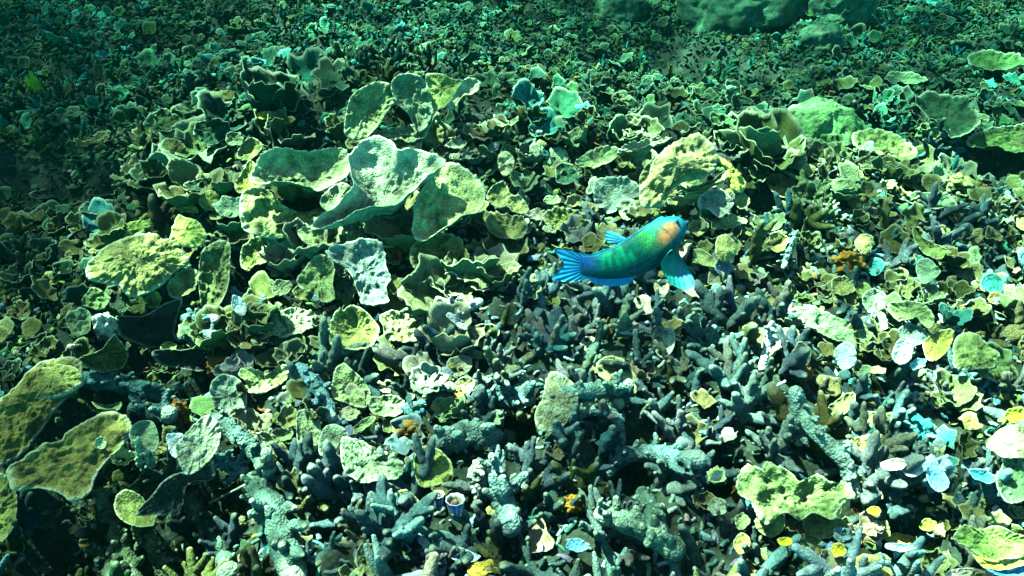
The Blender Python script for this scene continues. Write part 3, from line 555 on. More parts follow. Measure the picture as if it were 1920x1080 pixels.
P('round smooth grey-olive disc beside the dark hollow at lower right', (.28,.34,.22), ell(1345,950,17,17), 'the smooth grey-olive disc', a=.7)
P('upright yellow disc below the small pale green disc', (.5,.46,.16), ell(1391,1018,15,20), a=.65)
P('olive bowl with pale front rim under the wide olive plate', (.22,.28,.12), ell(1521,1020,25,16), a=.45, bowl=.3)
P('round dark green disc with a pale rim at the bottom right', (.18,.28,.15), ell(1646,1057,28,21), 'the dark bottom disc', a=.6)
P('brown-olive upright disc above the dark bottom right disc', (.26,.25,.1), ell(1650,995,19,20), a=.65)
P('large bright green plate with a long yellow lip at the bottom right edge', (.22,.36,.10), [(1787,1008),(1809,986),(1831,991),(1867,986),(1898,999),(1940,1010),(1945,1040),(1881,1049),(1853,1049),(1820,1030)], 'the green plate with yellow lip', a=.45, lift=.08)
P('bright cream plate sweeping into the right frame edge', (.78,.74,.42), [(1850,834),(1876,803),(1903,797),(1945,802),(1945,853),(1892,858),(1870,850)], 'the bright cream plate', a=.45, bowl=-.1, lift=.05)
P('large dull green plate below the bright cream plate', (.14,.25,.12), ell(1900,900,36,40), a=.5)
P('curved cream-yellow rim plate around a dark pool of shade, right side', (.5,.5,.2), [(1594,828),(1622,815),(1655,814),(1642,832),(1662,858),(1690,870),(1650,876),(1615,856)], 'the curved cream rim plate', a=.4, bowl=.3)
P('olive plate rising right of the big forked branch', (.22,.25,.10), [(1552,765),(1575,745),(1600,736),(1602,755),(1585,775),(1560,780)], a=.5)
P('green scoop plate beneath the rising olive plate', (.24,.30,.12), ell(1640,788,36,18,-8), a=.45)
P('yellow cream strip plate in the lower right', (.7,.62,.16), ell(1688,1010,28,10,3), a=.35)
P('white and yellow plate cut by the bottom edge near the right corner', (.8,.78,.6), [(1775,1078),(1795,1066),(1850,1068),(1865,1085),(1850,1100),(1780,1098)], a=.4)
P('yellow-olive disc with a bright right side at the bottom centre', (.38,.40,.11), [(736,930),(758,917),(781,932),(790,960),(775,985),(750,980),(738,955)], 'the yellow-olive bottom disc', a=.65)
P('olive column plate at the bottom left of centre', (.22,.26,.12), ell(690,1046,26,32), a=.6)
P('white-veined wedge plate at the bottom, left of the olive column plate', (.30,.36,.24), [(582,1052),(600,1030),(626,1040),(640,1064),(612,1062)], a=.5)
P('blue-white stained plate with yellow back edge at bottom centre', CY, ell(740,1026,29,15,8), a=.45)
P('round white and blue shell-like plate right of the stained plate', (.62,.74,.76), ell(808,1018,22,18), 'the white and blue shell plate', a=.5, bowl=-.2)
P('long pale blue slanting plate right of the white and blue shell', (.34,.55,.62), ell(868,1040,34,13,15), a=.45)
P('small yellow mushroom-like plate between squirt and blue plates', (.52,.5,.15), ell(924,957,13,10), a=.5, bowl=-.2)
P('small blue and yellow plate at the bottom right of centre', (.16,.42,.6), ell(1082,1022,23,13), a=.5)
P('white four-lobed leafy plate in the dark branch field below the fish', (.5,.58,.42), [(1222,632),(1232,614),(1245,617),(1260,613),(1266,632),(1262,655),(1245,672),(1230,660)], 'the white lobed leaf', a=.65, bowl=.3)
P('yellowish striped plate left of the dark disc, right centre', (.48,.47,.2), [(1450,622),(1475,614),(1498,620),(1495,648),(1472,660),(1456,648)], a=.5, bowl=.2)
P('blackish round disc beside the orange sponge, right centre', (.04,.06,.05), ell(1503,668,18,26), 'the blackish disc', a=.75)
P('pale yellow-green knobby plate cluster right of the drooping plate', (.55,.58,.28), [(1118,680),(1140,668),(1165,672),(1182,690),(1195,715),(1190,740),(1165,735),(1140,720),(1124,705)], 'the yellow knobby cluster', a=.5, knob=.025)
P('bright leafy green slope of thin plates in the right centre', (.28,.46,.22), [(1480,582),(1520,575),(1560,590),(1600,610),(1640,630),(1630,655),(1590,645),(1540,625),(1495,605)], 'the bright leafy slope', a=.3, knob=.03, ruf=.1)

P('long glint-painted yellow-white lip plate beneath the green plate at the bottom right edge', (.85,.78,.2), [(1822,1036),(1853,1052),(1885,1052),(1935,1040),(1940,1052),(1885,1068),(1845,1064)], a=.5, lift=.1, mask=False)  # lower-right pieces from here on: sun glints painted as bright plates
P('blue and white shard under the glint-painted yellow-white lip plate', (.12,.4,.75), [(1850,1066),(1890,1070),(1935,1056),(1938,1075),(1890,1084)], a=.5, lift=.1)
P('tilted white glint flake left of the shattered cyan lump', WH, [(1690,880),(1708,868),(1728,872),(1730,886),(1708,894)], a=.6, lift=.08)
P('tall cyan glint flake standing in the shattered cyan lump', (.35,.75,.85), [(1738,880),(1752,862),(1768,880),(1780,910),(1760,922),(1742,905)], a=.7, lift=.1)
P('pink-white folded flake between the shattered lump and the forked branch', (.85,.75,.6), [(1652,868),(1680,858),(1700,868),(1690,880),(1660,880)], a=.5, lift=.08)
P('small sulphur-yellow plate left of the olive bowl with pale front rim', (.8,.72,.08), ell(1472,1015,14,9), a=.5, lift=.08)
P('small yellow plate with a blue shadow side, between olive bowl and strip', (.78,.7,.1), ell(1572,1030,13,15), a=.6, lift=.08)
P('blue-white shelf directly beneath the yellow cream strip', (.35,.65,.8), ell(1686,1026,30,8,4), a=.4, lift=.08)
P('little golden plate right of the yellow and white lump', (.75,.6,.08), ell(1640,958,13,9), a=.5, lift=.07)
P('cyan blade low on the right edge below the bright cream plate', (.12,.6,.7), ell(1842,892,26,11,25), a=.5, lift=.08)
P('lime-yellow knob plate high on the right edge above the bright cream plate', (.6,.7,.1), ell(1905,778,20,15), a=.5, lift=.06, knob=.01)
P('lime plate on the right edge just above the blue-white shard', (.5,.62,.12), ell(1740,985,15,12), a=.5, lift=.06)
P('white glint flake standing beside the white and cyan bleached lump', WH, [(1672,668),(1682,640),(1698,632),(1712,650),(1706,675),(1688,684)], a=.7, lift=.08)
P('cyan glint flake right of the white and cyan bleached lump', (.4,.8,.85), ell(1722,682,16,10,-25), a=.5, lift=.07)
P('long white edge plate in front of the bleached white branch', WH, [(842,585),(862,596),(880,612),(870,618),(850,604),(838,594)], a=.6, lift=.07)
P('white frothy plate rim at the left of the black cave, lower one', (.8,.85,.78), ell(448,572,12,22,-25), a=.6, lift=.06, ruf=.2)
P('cream folded plate left of the yellow knobby cluster', CR, [(1088,640),(1104,630),(1120,640),(1112,656),(1094,656)], a=.5, ruf=.2)

# ------------------------------------------------------------------ boulders
def boulder(label, px, py, rx, ry, col, seed, anchor):
    O = at(px, py, 0); s = np.linalg.norm(cpos-O)/FPX
    g = blob_geo(seed, rx*s, rx*s*.8, ry*s*1.25, .10, 140, 90, 1.3)
    V = g.v[0]; V += (V/np.linalg.norm(V, axis=1)[:, None])*(.035*vnoise(V*9, seed)+.015*vnoise(V*26, seed+1)+.007*vnoise(V*60, seed+2))[:, None]
    o = link('boulder_coral', g.mesh('boulder_coral', M_PLATE), None, Matrix.Translation(Vector(O)), col); tag(o, label, 'boulder coral')
    ANCH.append((px, py, anchor)); MASKS.append(np.array(ell(px, py-ry*.3, rx, ry, 0, 14, 0)))
boulder('massive dark green boulder coral in the haze at the top of the frame', 1395, 35, 115, 70, (.07,.16,.09), 3, 'the massive top boulder')
boulder('smaller smooth boulder coral with a pale crown right of the massive one', 1575, 35, 55, 55, (.07,.16,.09), 4, 'the smaller top boulder')
boulder('low rounded boulder coral in front of the gap between the two top boulders', 1535, 95, 45, 40, (.07,.16,.09), 5, 'the low top boulder')
boulder('hazy rounded boulder coral left of the massive top boulder', 1165, 30, 50, 42, (.07,.16,.09), 6, 'the hazy left boulder')

# ------------------------------------------------------------------ traced branches
def branch(label, pts, r, col=TG, lift=.07, name='dead_branch', cat='coral branch', lump=.16, anchor=None, sides=24, nubs=True):
    _cnt[0] += 1; P3 = [at(x, y, lift if np.isscalar(lift) else lift[i]) for i, (x, y) in enumerate(pts)]
    O = P3[0].copy(); s = np.linalg.norm(cpos-P3[len(P3)//2])/FPX
    rr = [q*s*.84 for q in r] if not np.isscalar(r) else [r*s*.84]*len(pts)
    g = tube_geo([p-O for p in P3], rr, _cnt[0], sides, max(20, 14*len(pts)), lump*1.25)
    g.rim = [np.where(x > .93, x, .3) for x in g.rim]
    tube0 = g
    rn = np.random.default_rng(_cnt[0]*7+1); PP = np.array(P3)-O
    if max(rr) > .008 and nubs:
        for q_ in range(int(3+len(pts)*2.2)):
            u_ = rn.uniform(.05, .97)*(len(PP)-1); i_ = int(u_); f_ = u_-i_; base = PP[i_]*(1-f_)+PP[i_+1]*f_; ax = PP[i_+1]-PP[i_]; ax /= np.linalg.norm(ax)
            rb = rr[i_]; dv = rn.normal(size=3); dv[2] = abs(dv[2])+.5; dv -= ax*(dv@ax)*.6; dv /= np.linalg.norm(dv); Ln = rb*rn.uniform(1.3, 2.6)
            tube_geo([base, base+dv*Ln*.6, base+dv*Ln+ax*Ln*rn.uniform(-.3, .5)], [rb*.55, rb*.46, rb*.26], _cnt[0]+q_, 12, 9, .4, g)
    # rounded start
    v = blob_geo(_cnt[0], rr[0]*1.0, rr[0]*1.0, rr[0]*1.0, .12, 12, 7); g.add(*[v.v[0], v.q[0], v.t[0]])
    o = link(name, g.mesh(name, M_FING), None, Matrix.Translation(Vector(O)), col); tag(o, label, cat)
    if anchor: c = np.mean(pts, 0); ANCH.append((c[0], c[1], anchor))
    for (x, y) in pts: MASKS.append(np.array(ell(x, y, max(8, (r if np.isscalar(r) else max(r))), max(8, (r if np.isscalar(r) else max(r))), 0, 8, 0)))
    return o
branch('thick teal fallen branch lying across the dark gap at the left', [(165,712),(235,722),(290,738),(330,757)], [17,17,15,12], (.10,.24,.23), anchor='the fallen teal branch')
branch('short stout teal branch end under the fallen branch', [(255,768),(285,772),(318,778)], [18,18,16], (.10,.20,.18))
branch('short pale blue-green dead branch, upper one of two beside the overhang', [(346,597),(372,597),(404,600)], 10, (.20,.34,.34), anchor='the pale dead branch pair')
branch('short pale blue-green dead branch, lower one of two beside the overhang', [(338,633),(365,629),(402,628)], 10, (.22,.34,.32))
branch('flat blue-grey dead branch sloping down to the right at lower centre', [(562,690),(592,722),(612,760),(622,782)], [13,17,16,13], (.16,.28,.32), anchor='the blue-grey slanting branch')
branch('long grey-green branch sloping from the lobed plate to the stub', [(405,785),(440,812),(478,845),(502,880)], [15,17,18,17], (.14,.22,.19))
branch('teal curved branch beneath the smooth grey-cream plate', [(398,862),(425,868),(455,884)], [14,16,15], (.16,.30,.30))
branch('pale rounded branch stub standing at the end of the long grey-green branch', [(502,892),(501,870),(500,850)], [13,13,12], (.34,.42,.30), lift=[.05,.09,.13], anchor='the pale stub')
branch('massive dark teal branch running to the bottom, left of centre', [(478,905),(512,960),(530,1010),(552,1085)], [24,29,30,28], (.10,.17,.14), anchor='the massive dark branch')
branch('dark olive finger in the shaded lower left, leftmost of three long ones', [(148,940),(170,985),(195,1035),(222,1090)], [13,16,18,19], (.12,.16,.09), lift=.04, anchor='the shaded long fingers')
branch('dark olive finger in the shaded lower left, middle of three long ones', [(188,925),(205,975),(232,1030),(250,1090)], [12,15,17,18], (.12,.16,.08), lift=.05)
branch('dark olive finger in the shaded lower left, rightmost of three long ones', [(262,990),(285,1020),(300,1050),(318,1095)], [15,18,19,19], (.14,.17,.08), lift=.04)
branch('short dark finger below the blackish wing', [(345,928),(362,950),(384,990)], [14,16,14], (.11,.15,.10), lift=.05)
branch('stubby dark teal finger right of the short dark finger', [(395,985),(412,1025),(430,1075)], [14,18,18], (.11,.17,.13), lift=.05)
branch('big forked grey-green branch, left limb coming down from the knob', [(1492,738),(1495,780),(1498,825)], [16,15,14], (.20,.30,.26), lift=[.16,.12,.05], anchor='the big forked branch')
branch('big forked grey-green branch, long right limb reaching down', [(1496,745),(1520,800),(1568,848),(1592,885),(1602,930)], [14,15,16,16,13], (.20,.30,.25), lift=[.13,.13,.12,.09,.05])
branch('thick pale teal branch sweeping across the hollow at lower right of centre', [(1140,890),(1165,858),(1205,850),(1262,856),(1310,862)], [12,17,19,19,18], (.20,.34,.33), lift=[.05,.11,.13,.12,.1], anchor='the sweeping pale teal branch')
branch('stout grey-green branch pointing left beneath the sweeping branch', [(1262,1030),(1225,1005),(1175,978),(1130,966)], [26,25,24,20], (.18,.27,.20), anchor='the stout bottom branch')
branch('dark green vertical branch joining the stout branch from above', [(1205,925),(1222,960),(1232,1000)], [16,20,22], (.11,.19,.14), lift=.1)
branch('horizontal teal branch lying on the drooping plate', [(1052,738),(1095,734),(1150,730),(1180,720)], [14,17,15,10], (.16,.28,.24), lift=.12, anchor='the horizontal teal branch')
branch('second smooth branch just under the horizontal teal branch', [(1070,770),(1110,762),(1160,756)], [12,14,14], (.20,.28,.17), lift=.09)
branch('arched pale branch looping over a dark gap under the drooping plate', [(1078,786),(1108,770),(1142,772),(1160,795),(1166,835)], [8,11,12,11,9], (.34,.50,.46), lift=[.06,.1,.12,.1,.05])
branch('thick lumpy teal-grey branch pointing right below the cream shells', [(822,832),(862,820),(910,818),(955,824)], [22,27,25,17], (.17,.27,.23), lift=.06, lump=.28, anchor='the lumpy teal branch')
branch('tall tapering teal branch in the lower middle', [(958,985),(944,925),(932,880),(922,855)], [26,22,14,8], (.18,.29,.26), lift=[.04,.07,.12,.15], anchor='the tapering teal branch')
branch('dark stout branch below the broad grey-green plate, leaning on it', [(905,745),(950,752),(990,750)], [17,22,18], (.11,.23,.24), lift=.1)
branch('knobby mottled white and grey branch stub left of the tapering branch', [(905,930),(898,895),(893,872)], [16,17,12], (.42,.46,.38), lift=[.04,.08,.12], lump=.4)
branch('pale yellow-green spike, left one of two before the round grey-green plate', [(262,870),(262,850),(259,822)], [8,7,4], (.5,.62,.34), lift=[.06,.1,.16])
branch('stubby pale green spike, right one of two before the round grey-green plate', [(283,872),(280,858),(276,846)], [9,8,6], (.42,.56,.36), lift=[.06,.08,.12])
branch('thin straight pale stick leaning at the lower left', [(394,943),(425,927),(458,910)], 2.2, (.55,.56,.42), lift=.16, name='dead_stick', cat='stick', lump=.05)
branch('pale square-ended post standing in the far right middle', [(1366,192),(1368,178),(1369,166)], [8,8,8], (.5,.66,.4), lift=[.02,.06,.1])
branch('bright white and cyan upright branch right of centre, in the branch field', [(1430,690),(1437,655),(1444,620),(1447,606)], [9,8,8,6], (.74,.86,.86), lift=[.04,.08,.13,.16], anchor='the bright upright branch')
branch('bleached white forked dead branch at reef centre, long arm', [(820,560),(845,570),(872,578),(900,566)], [6,9,12,8], (.9,.92,.84), lift=[.1,.1,.09,.1], anchor='the bleached white branch')
branch('bleached white forked dead branch at reef centre, arm pointing down', [(868,578),(872,600),(874,622)], [11,9,7], (.9,.92,.86), lift=[.09,.08,.06])
branch('brown mottled encrusted branch in the right middle distance', [(1384,222),(1402,236),(1420,250)], [7,9,7], (.45,.42,.24), lift=.04, lump=.5)
branch('thin cream dead branch lying level right of the folded olive cup', [(1528,380),(1548,386),(1568,390)], [6,7,6], (.6,.62,.38), lift=.05)
branch('long green branch beside the dark slope in the right distance', [(1490,438),(1478,470),(1470,500)], [7,7,6], (.2,.36,.3), lift=.06)
branch('pointed pale finger tip rising below the lumpy teal branch', [(1126,965),(1125,950),(1126,938)], [9,7,3], (.34,.46,.38), lift=[.08,.1,.13])

# ------------------------------------------------------------------ sponges, bleached bits, squirts
def sponge(label, px, py, rx, ry, seed, col=RU, name='orange_sponge', cat='sponge', lump=.55, mat=None, lift=.03):
    O = at(px, py, lift); s = np.linalg.norm(cpos-O)/FPX
    g = blob_geo(seed, rx*s, rx*s*.8, ry*s*1.1, lump, 40, 26, 2.6)
    o = link(name, g.mesh(name, mat or M_SPONGE), None, Matrix.Translation(Vector(O)), col); tag(o, label, cat)
    MASKS.append(np.array(ell(px, py, rx, ry, 0, 10, 0)))
sponge('tall rust-orange sponge growing at the right edge of the large grey plate', 748, 478, 15, 38, 1)
sponge('rust-brown sponge patch above the white bleached flake, lower left', 332, 782, 19, 24, 2, (.36,.16,.04))
sponge('dark rust sponge mound left of the bright wavy plate', 416, 690, 22, 16, 3, (.26,.11,.03))
sponge('orange sponge lump under the blackish disc at right centre', 1503, 697, 15, 14, 4, (.5,.18,.03))
sponge('orange-brown sponge streak in the right middle distance', 1590, 492, 22, 16, 5, (.42,.2,.04))
sponge('rust sponge below the yellow cream shell plate', 868, 760, 22, 18, 6, (.34,.16,.04))
sponge('brown sponge in the hollow right of the lumpy teal branch', 1075, 945, 18, 13, 7, (.36,.18,.03))
sponge('dark brown sponge in the branch field below the fish', 1135, 622, 18, 22, 8, (.2,.13,.05))
sponge('rusty sponge beside the ridged pale yellow-green plate', 745, 640, 12, 12, 9, (.4,.18,.05))
sponge('yellow-orange encrusting sponge at the very bottom centre', 908, 1070, 22, 10, 10, (.42,.30,.06))
sponge('rust and black sponge wall at the lower right hollow', 1385, 925, 12, 26, 11, (.2,.09,.03))
sponge('brown sponge strip under the bright leafy slope', 768, 805, 24, 12, 12, (.3,.17,.05))
sponge('bright white and yellow cone of bleached coral on the left', 198, 614, 19, 26, 20, (.92,.88,.66), 'bleached_coral', 'bleached coral', .3, M_PLATE, .08)
sponge('white and cyan bleached coral lump below the arched plate on the right', 1690, 660, 19, 19, 21, (.86,.94,.92), 'bleached_coral', 'bleached coral', .45, M_PLATE)
sponge('shattered white and cyan coral lump in the lower right', 1750, 888, 26, 26, 22, (.55,.85,.88), 'bleached_coral', 'bleached coral', .5, M_PLATE)
sponge('pale cream broken coral lump left of the shattered cyan lump', 1706, 885, 20, 12, 23, (.7,.82,.66), 'bleached_coral', 'bleached coral', .5, M_PLATE)
sponge('bright turquoise coral lump right of the green scoop plate', 1710, 808, 28, 20, 24, (.08,.5,.52), 'turquoise_coral', 'coral lump', .4, M_PLATE)
sponge('yellow and white lump beside the long limb of the forked branch', 1618, 935, 16, 14, 25, (.8,.74,.22), 'bleached_coral', 'bleached coral', .35, M_PLATE)
sponge('blue and white stained coral lump at the edge of the rust sponge wall', 1408, 948, 12, 9, 26, (.15,.55,.75), 'turquoise_coral', 'coral lump', .3, M_PLATE)
sponge('blue-green rock lump right of the light green rumpled plate', 778, 772, 26, 15, 27, (.14,.38,.44), 'turquoise_coral', 'coral lump', .4, M_PLATE)
sponge('bright white fragment on the dark patch in the centre below the fish', 1018, 590, 9, 13, 28, (.8,.9,.86), 'bleached_coral', 'bleached coral', .3, M_PLATE)
sponge('white and blue broken fragment left of the black cave', 440, 560, 13, 22, 29, (.75,.86,.84), 'bleached_coral', 'bleached coral', .5, M_PLATE)
sponge('yellow rubbly lump high in the left distance', 66, 168, 9, 22, 30, (.5,.5,.06), 'coral_lump', 'coral lump', .5, M_PLATE)
sponge('yellow-lit curled lump below the right slope', 1790, 345, 26, 12, 31, (.55,.58,.2), 'coral_lump', 'coral lump', .6, M_PLATE)

def squirt(label, px, py, r, hgt):
    O = at(px, py+hgt*.5, .05); s = np.linalg.norm(cpos-O)/FPX; r *= s; hgt *= s
    root = link('sea_squirt', None, None, Matrix.Translation(Vector(O)) @ Matrix.Rotation(math.radians(-14), 4, 'X')); tag(root, label, 'sea squirt')
    n = 32; th = np.linspace(0, 2*np.pi, n, endpoint=False); g = Geo(); vs = []; cs = []
    prof = [(.35, 0), (.55, .15), (.72, .4), (.85, .7), (1, .95), (1.02, 1.), (.92, .99), (.8, .8), (.6, .5), (.2, .35)]
    for k, (rr, z) in enumerate(prof):
        f = 1+.05*np.cos(th*9); vs.append(np.column_stack([rr*r*f*np.cos(th), rr*r*f*np.sin(th), np.full(n, z*hgt)]))
        st = (np.cos(th*9) > .1)[:, None]; c = np.where(st, np.array([.5, .56, .6]), np.array([.16, .22, .55])) if k < 4 else np.full((n, 3), [.08, .08, .7][0:3]) if k in (4,) else np.full((n, 3), .55) if k < 7 else np.full((n, 3), [.3, .33, .2])
        cs.append(np.broadcast_to(c, (n, 3)))
    g.add(np.concatenate(vs), ring_quads(n, len(prof)), col=np.concatenate(cs)); link('body', g.mesh('body', M_SQUIRT), root)
    b = blob_geo(5, r*.5, r*.5, hgt*.3, .35, 18, 12); b.v[0][:, 2] += hgt*.62; b.col = [np.full((b.n, 3), [.28, .14, .12])]
    link('siphon', b.mesh('siphon', M_SQUIRT), root); MASKS.append(np.array(ell(px, py, 20, 20)))
squirt('ribbed white sea squirt goblet with a blue rim, larger of two at bottom centre', 855, 950, 17, 44)
squirt('grey sea squirt with a blue base, smaller of two left of the big goblet', 823, 938, 11, 36)

# ------------------------------------------------------------------ parrotfish
def fish():
    A = np.array
    # mid line / half height in photo pixels, from tail root to snout
    mid = A([(1088,498),(1105,499),(1130,499),(1160,492),(1190,480),(1218,464),(1243,445),(1262,430),(1274,421),(1283,414)], float)
    hh = A([17,19,24,31,37,40,36,28,19,8], float)
    O = at(1170, 560, .05); dist = np.linalg.norm(cpos-O)-.25; O = cpos+ray(1170, 490)*dist
    tocam = (cpos-O)/np.linalg.norm(cpos-O); N = tocam*.85+np.array([.10, 0, -.1]); N /= np.linalg.norm(N)
    ex = np.cross([0, 0, 1.], N); ex /= np.linalg.norm(ex); ey = np.cross(N, ex)
    def loc(px, py):
        d = ray(px, py); t = ((O-cpos)@N)/(d@N); h = cpos+d*t-O; return A([h@ex, h@ey, 0.])
    root = link('parrotfish', None, None, frame(O, ex, ey, N)); tag(root, 'blue-green parrotfish with an orange cheek patch swimming over the reef', 'parrotfish')
    bpy.context.view_layer.update()
    s = dist/FPX; m = A([loc(*p) for p in mid]); K = len(m)
    ns, nt = 300, 128
    u = np.linspace(0, K-1, ns); i = np.clip(u.astype(int), 0, K-2); f = (u-i)[:, None]; g_ = lambda a: m[np.clip(a, 0, K-1)]
    p0, p1, p2, p3 = g_(i-1), g_(i), g_(i+1), g_(i+2)
    S = .5*((2*p1)+(-p0+p2)*f+(2*p0-5*p1+4*p2-p3)*f**2+(-p0+3*p1-3*p2+p3)*f**3)
    Hh = np.interp(u, np.arange(K), hh)*s; Hh = np.convolve(np.pad(Hh, 15, 'edge'), np.ones(31)/31, 'valid')
    endr = np.sqrt(np.clip(np.arange(ns)[::-1]/16., 0, 1)); Hh = Hh*(.12+.88*endr)
    T = np.gradient(S, axis=0); T /= np.linalg.norm(T, axis=1)[:, None]; Nn = np.column_stack([-T[:, 1], T[:, 0], T[:, 2]*0])
    th = np.linspace(0, 2*np.pi, nt, endpoint=False)
    wid = Hh*np.interp(np.linspace(0, 1, ns), [0, .15, .5, .85, 1], [.05, .36, .52, .55, .6])
    c, sn = np.cos(th), np.sin(th)
    yy = np.sign(sn)*np.abs(sn)**.95
    V = S[:, None]+Nn[:, None]*(yy[None, :, None]*Hh[:, None, None])+np.array([0, 0, 1.])*(c[None, :, None]*wid[:, None, None])
    V[:, :, 0] += .0
    U = np.repeat(np.linspace(0, 1, ns), nt); W = np.tile(yy, ns); flat = V.reshape(-1, 3)
    sm = lambda a, b, x: np.clip((x-a)/(b-a), 0, 1)**2*(3-2*np.clip((x-a)/(b-a), 0, 1))
    mixc = lambda a, b, k: a*(1-k[:, None])+b*k[:, None]
    col = np.tile(A([.0, .20, .14]), (len(U), 1))
    nz = vnoise(np.column_stack([U*40, W*1.2, U*0]), 4); n2 = vnoise(np.column_stack([U*9, W*3, U*0]), 8)
    col = mixc(col, A([.0, .50, .25]), np.clip(.35+1.2*nz, 0, 1)*sm(.1, .3, U)*(1-sm(.62, .8, U))*sm(-.6, .2, W))
    col = mixc(col, A([.10, .60, .10]), np.exp(-((U-.56)/.05)**2)*.6*sm(-.5, .3, W))
    col = mixc(col, A([.01, .10, .55]), (1-sm(.05, .27, U))*.9)
    col = mixc(col, A([.0, .10, .13]), (1-sm(-.6, .25, W+.15*n2))*.9)
    col = mixc(col, A([.01, .22, .34]), sm(.72, .88, U)*.8)
    chk = np.exp(-(((U-.735-.05*W)/.125)**2+((W-.12)/.46)**2)**1.6); col = mixc(col, A([.5, .17, .05]), np.clip(chk*1.15, 0, 1)*(.85+.15*n2))
    col = mixc(col, A([.0, .26, .42]), sm(.86, .95, W)*.8); col = mixc(col, A([.0, .6, .34]), sm(.6, .85, W)*sm(.78, .9, U))
    col = mixc(col, A([.0, .20, .60]), sm(.955, .975, U))
    col = mixc(col, A([.0, .05, .16]), np.exp(-((U-.665-.05*(1-W*W))/.006)**2)*.75)
    col = mixc(col, A([.0, .06, .2]), np.exp(-((W+.25+.6*(U-.9))/.035)**2)*sm(.93, .96, U))
    row = np.floor((W+1)*9.); fu = (U*36+.5*(row % 2)) % 1-.5; fw = ((W+1)*9.) % 1-.5
    edge_ = np.clip(1-np.abs(np.hypot(fu*1.1+.12, fw*.9)-.5)/.16, 0, 1)*(1-sm(.60, .68, U))
    col = col*(1-.6*edge_)[:, None]*(1+.25*vnoise(np.column_stack([U*34, row, U*0]), 12))[:, None]
    col = mixc(col, A([.0, .05, .12]), np.exp(-((W-.9)/.035)**2)*sm(.12, .25, U)*(1-sm(.78, .88, U))*.85)
    col = mixc(col, A([.0, .24, .34]), sm(.86, .93, U)*(1-sm(.955, .97, U))*sm(-.6, .2, W)*.7)
    col = col*.78
    g = Geo(); q = ring_quads(nt, ns); k = ns*nt; ends = np.stack([S[0], S[-1]+T[-1]*3*s]); ii = np.arange(nt); jj = (ii+1) % nt
    tri = np.concatenate([np.stack([np.full(nt, k), jj, ii], 1), np.stack([np.full(nt, k+1), (ns-1)*nt+ii, (ns-1)*nt+jj], 1)])
    g.add(np.concatenate([flat, ends]), q, tri, col=np.concatenate([col, A([[0, .2, .5], [.0, .3, .5]])])); link('body', g.mesh('body', M_FISH), root)
    def fin(name, outline, colf, z0=0., zt=.0, bend=0., rays=1.0, off=None):
        B = smooth_poly([loc(*p)[:2] for p in outline], 90); c0 = loc(*(off or outline[0]))[:2]; ts = np.linspace(0, 1, 16); vs, cs = [], []
        for sg in (1, -1):
            for t in ts:
                p = c0+(B-c0)*max(t, .0005); ang = np.arctan2(B[:, 1]-c0[1], B[:, 0]-c0[0])
                z = z0+zt*t+bend*t*t+sg*(.0011*(1-t)+.0004)+.0012*np.sin(ang*44)*t*rays
                vs.append(np.column_stack([p, np.broadcast_to(z, (len(p),))])); cs.append(colf(t, ang))
        n = 90; q1 = ring_quads(n, 16); q2 = ring_quads(n, 16, 16*n, True); i = np.arange(n); j = (i+1) % n
        edge = np.stack([15*n+i, 31*n+i, 31*n+j, 15*n+j], 1)
        link(name, Geo().add(np.concatenate(vs), np.concatenate([q1, q2, edge]), col=np.concatenate(cs)).mesh(name, M_FIN), root)
    def tailc(t, ang):
        st = (.5+.28*np.sin(ang*34))[:, None]*min(1, t*1.6); return (A([.0, .07, .55])*(1-st)+A([.01, .42, .46])*st)*(1-.35*(1-min(1, t*1.3)))
    fin('tail_fin', [(1112,482),(1085,474),(1062,468),(1040,467),(1046,478),(1054,487),(1056,496),(1052,504),(1044,512),(1034,523),(1058,528),(1082,527),(1112,519)], tailc, off=(1116,500))
    fin('dorsal_fin', [(1098,484),(1115,474),(1135,469),(1160,456),(1185,440),(1215,421),(1240,405),(1243,409),(1218,428),(1190,449),(1160,466),(1130,481)], lambda t, a: np.broadcast_to(A([.0, .40, .62])*(1-t)+A([.05, .75, .85])*t, (90, 3)), off=(1172,456), rays=.6)
    fin('anal_fin', [(1100,514),(1130,522),(1165,524),(1190,518),(1180,532),(1150,537),(1118,532),(1104,525)], lambda t, a: np.broadcast_to(A([.0, .22, .55]), (90, 3)), off=(1145,522), rays=.6)
    def pec(t, ang):
        a0 = math.atan2(*(loc(1290, 536)-loc(1257, 468))[1::-1]); k = np.exp(-((ang-a0)/.22)**2)[:, None]*t; return A([.01, .28, .26])*(1-k*.8)+A([.10, .11, .45])*k*.8
    fin('pectoral_fin', [(1254,466),(1240,480),(1234,494),(1240,512),(1252,528),(1272,538),(1292,540),(1296,526),(1290,508),(1278,488),(1266,472)], pec, .012, .02, .02, off=(1257,468))
    fin('pectoral_fin', [(1182,452),(1168,444),(1150,436),(1140,432),(1136,440),(1138,452),(1146,458),(1160,460),(1174,459)], lambda t, a: np.broadcast_to(A([.02, .35, .8])*(1-t)+A([.15, .75, .9])*t, (90, 3)), -.02, -.01, off=(1182,455))
    e = blob_geo(1, 3.0*s, 3.0*s, 2.5*s, 0, 18, 10); e.col = [np.full((e.n, 3), [.02, .03, .03])]
    eo = link('eye', e.mesh('eye', M_FISH), root, Matrix.Translation(Vector(loc(1268, 415))+Vector((0, 0, 12*s))))
    ANCH.append((1165, 480, 'the parrotfish'))
fish()
MASKS.append(np.array([(1225,490),(1262,470),(1305,535),(1290,570),(1240,560)], float)); MASKS.append(np.array(ell(1165, 560, 90, 22, 0, 12, 0)) if False else np.array([(975,435),(1055,435),(1055,540),(975,540)], float))
ANCH.append((1165, 480, 'the parrotfish')) if not ANCH else None

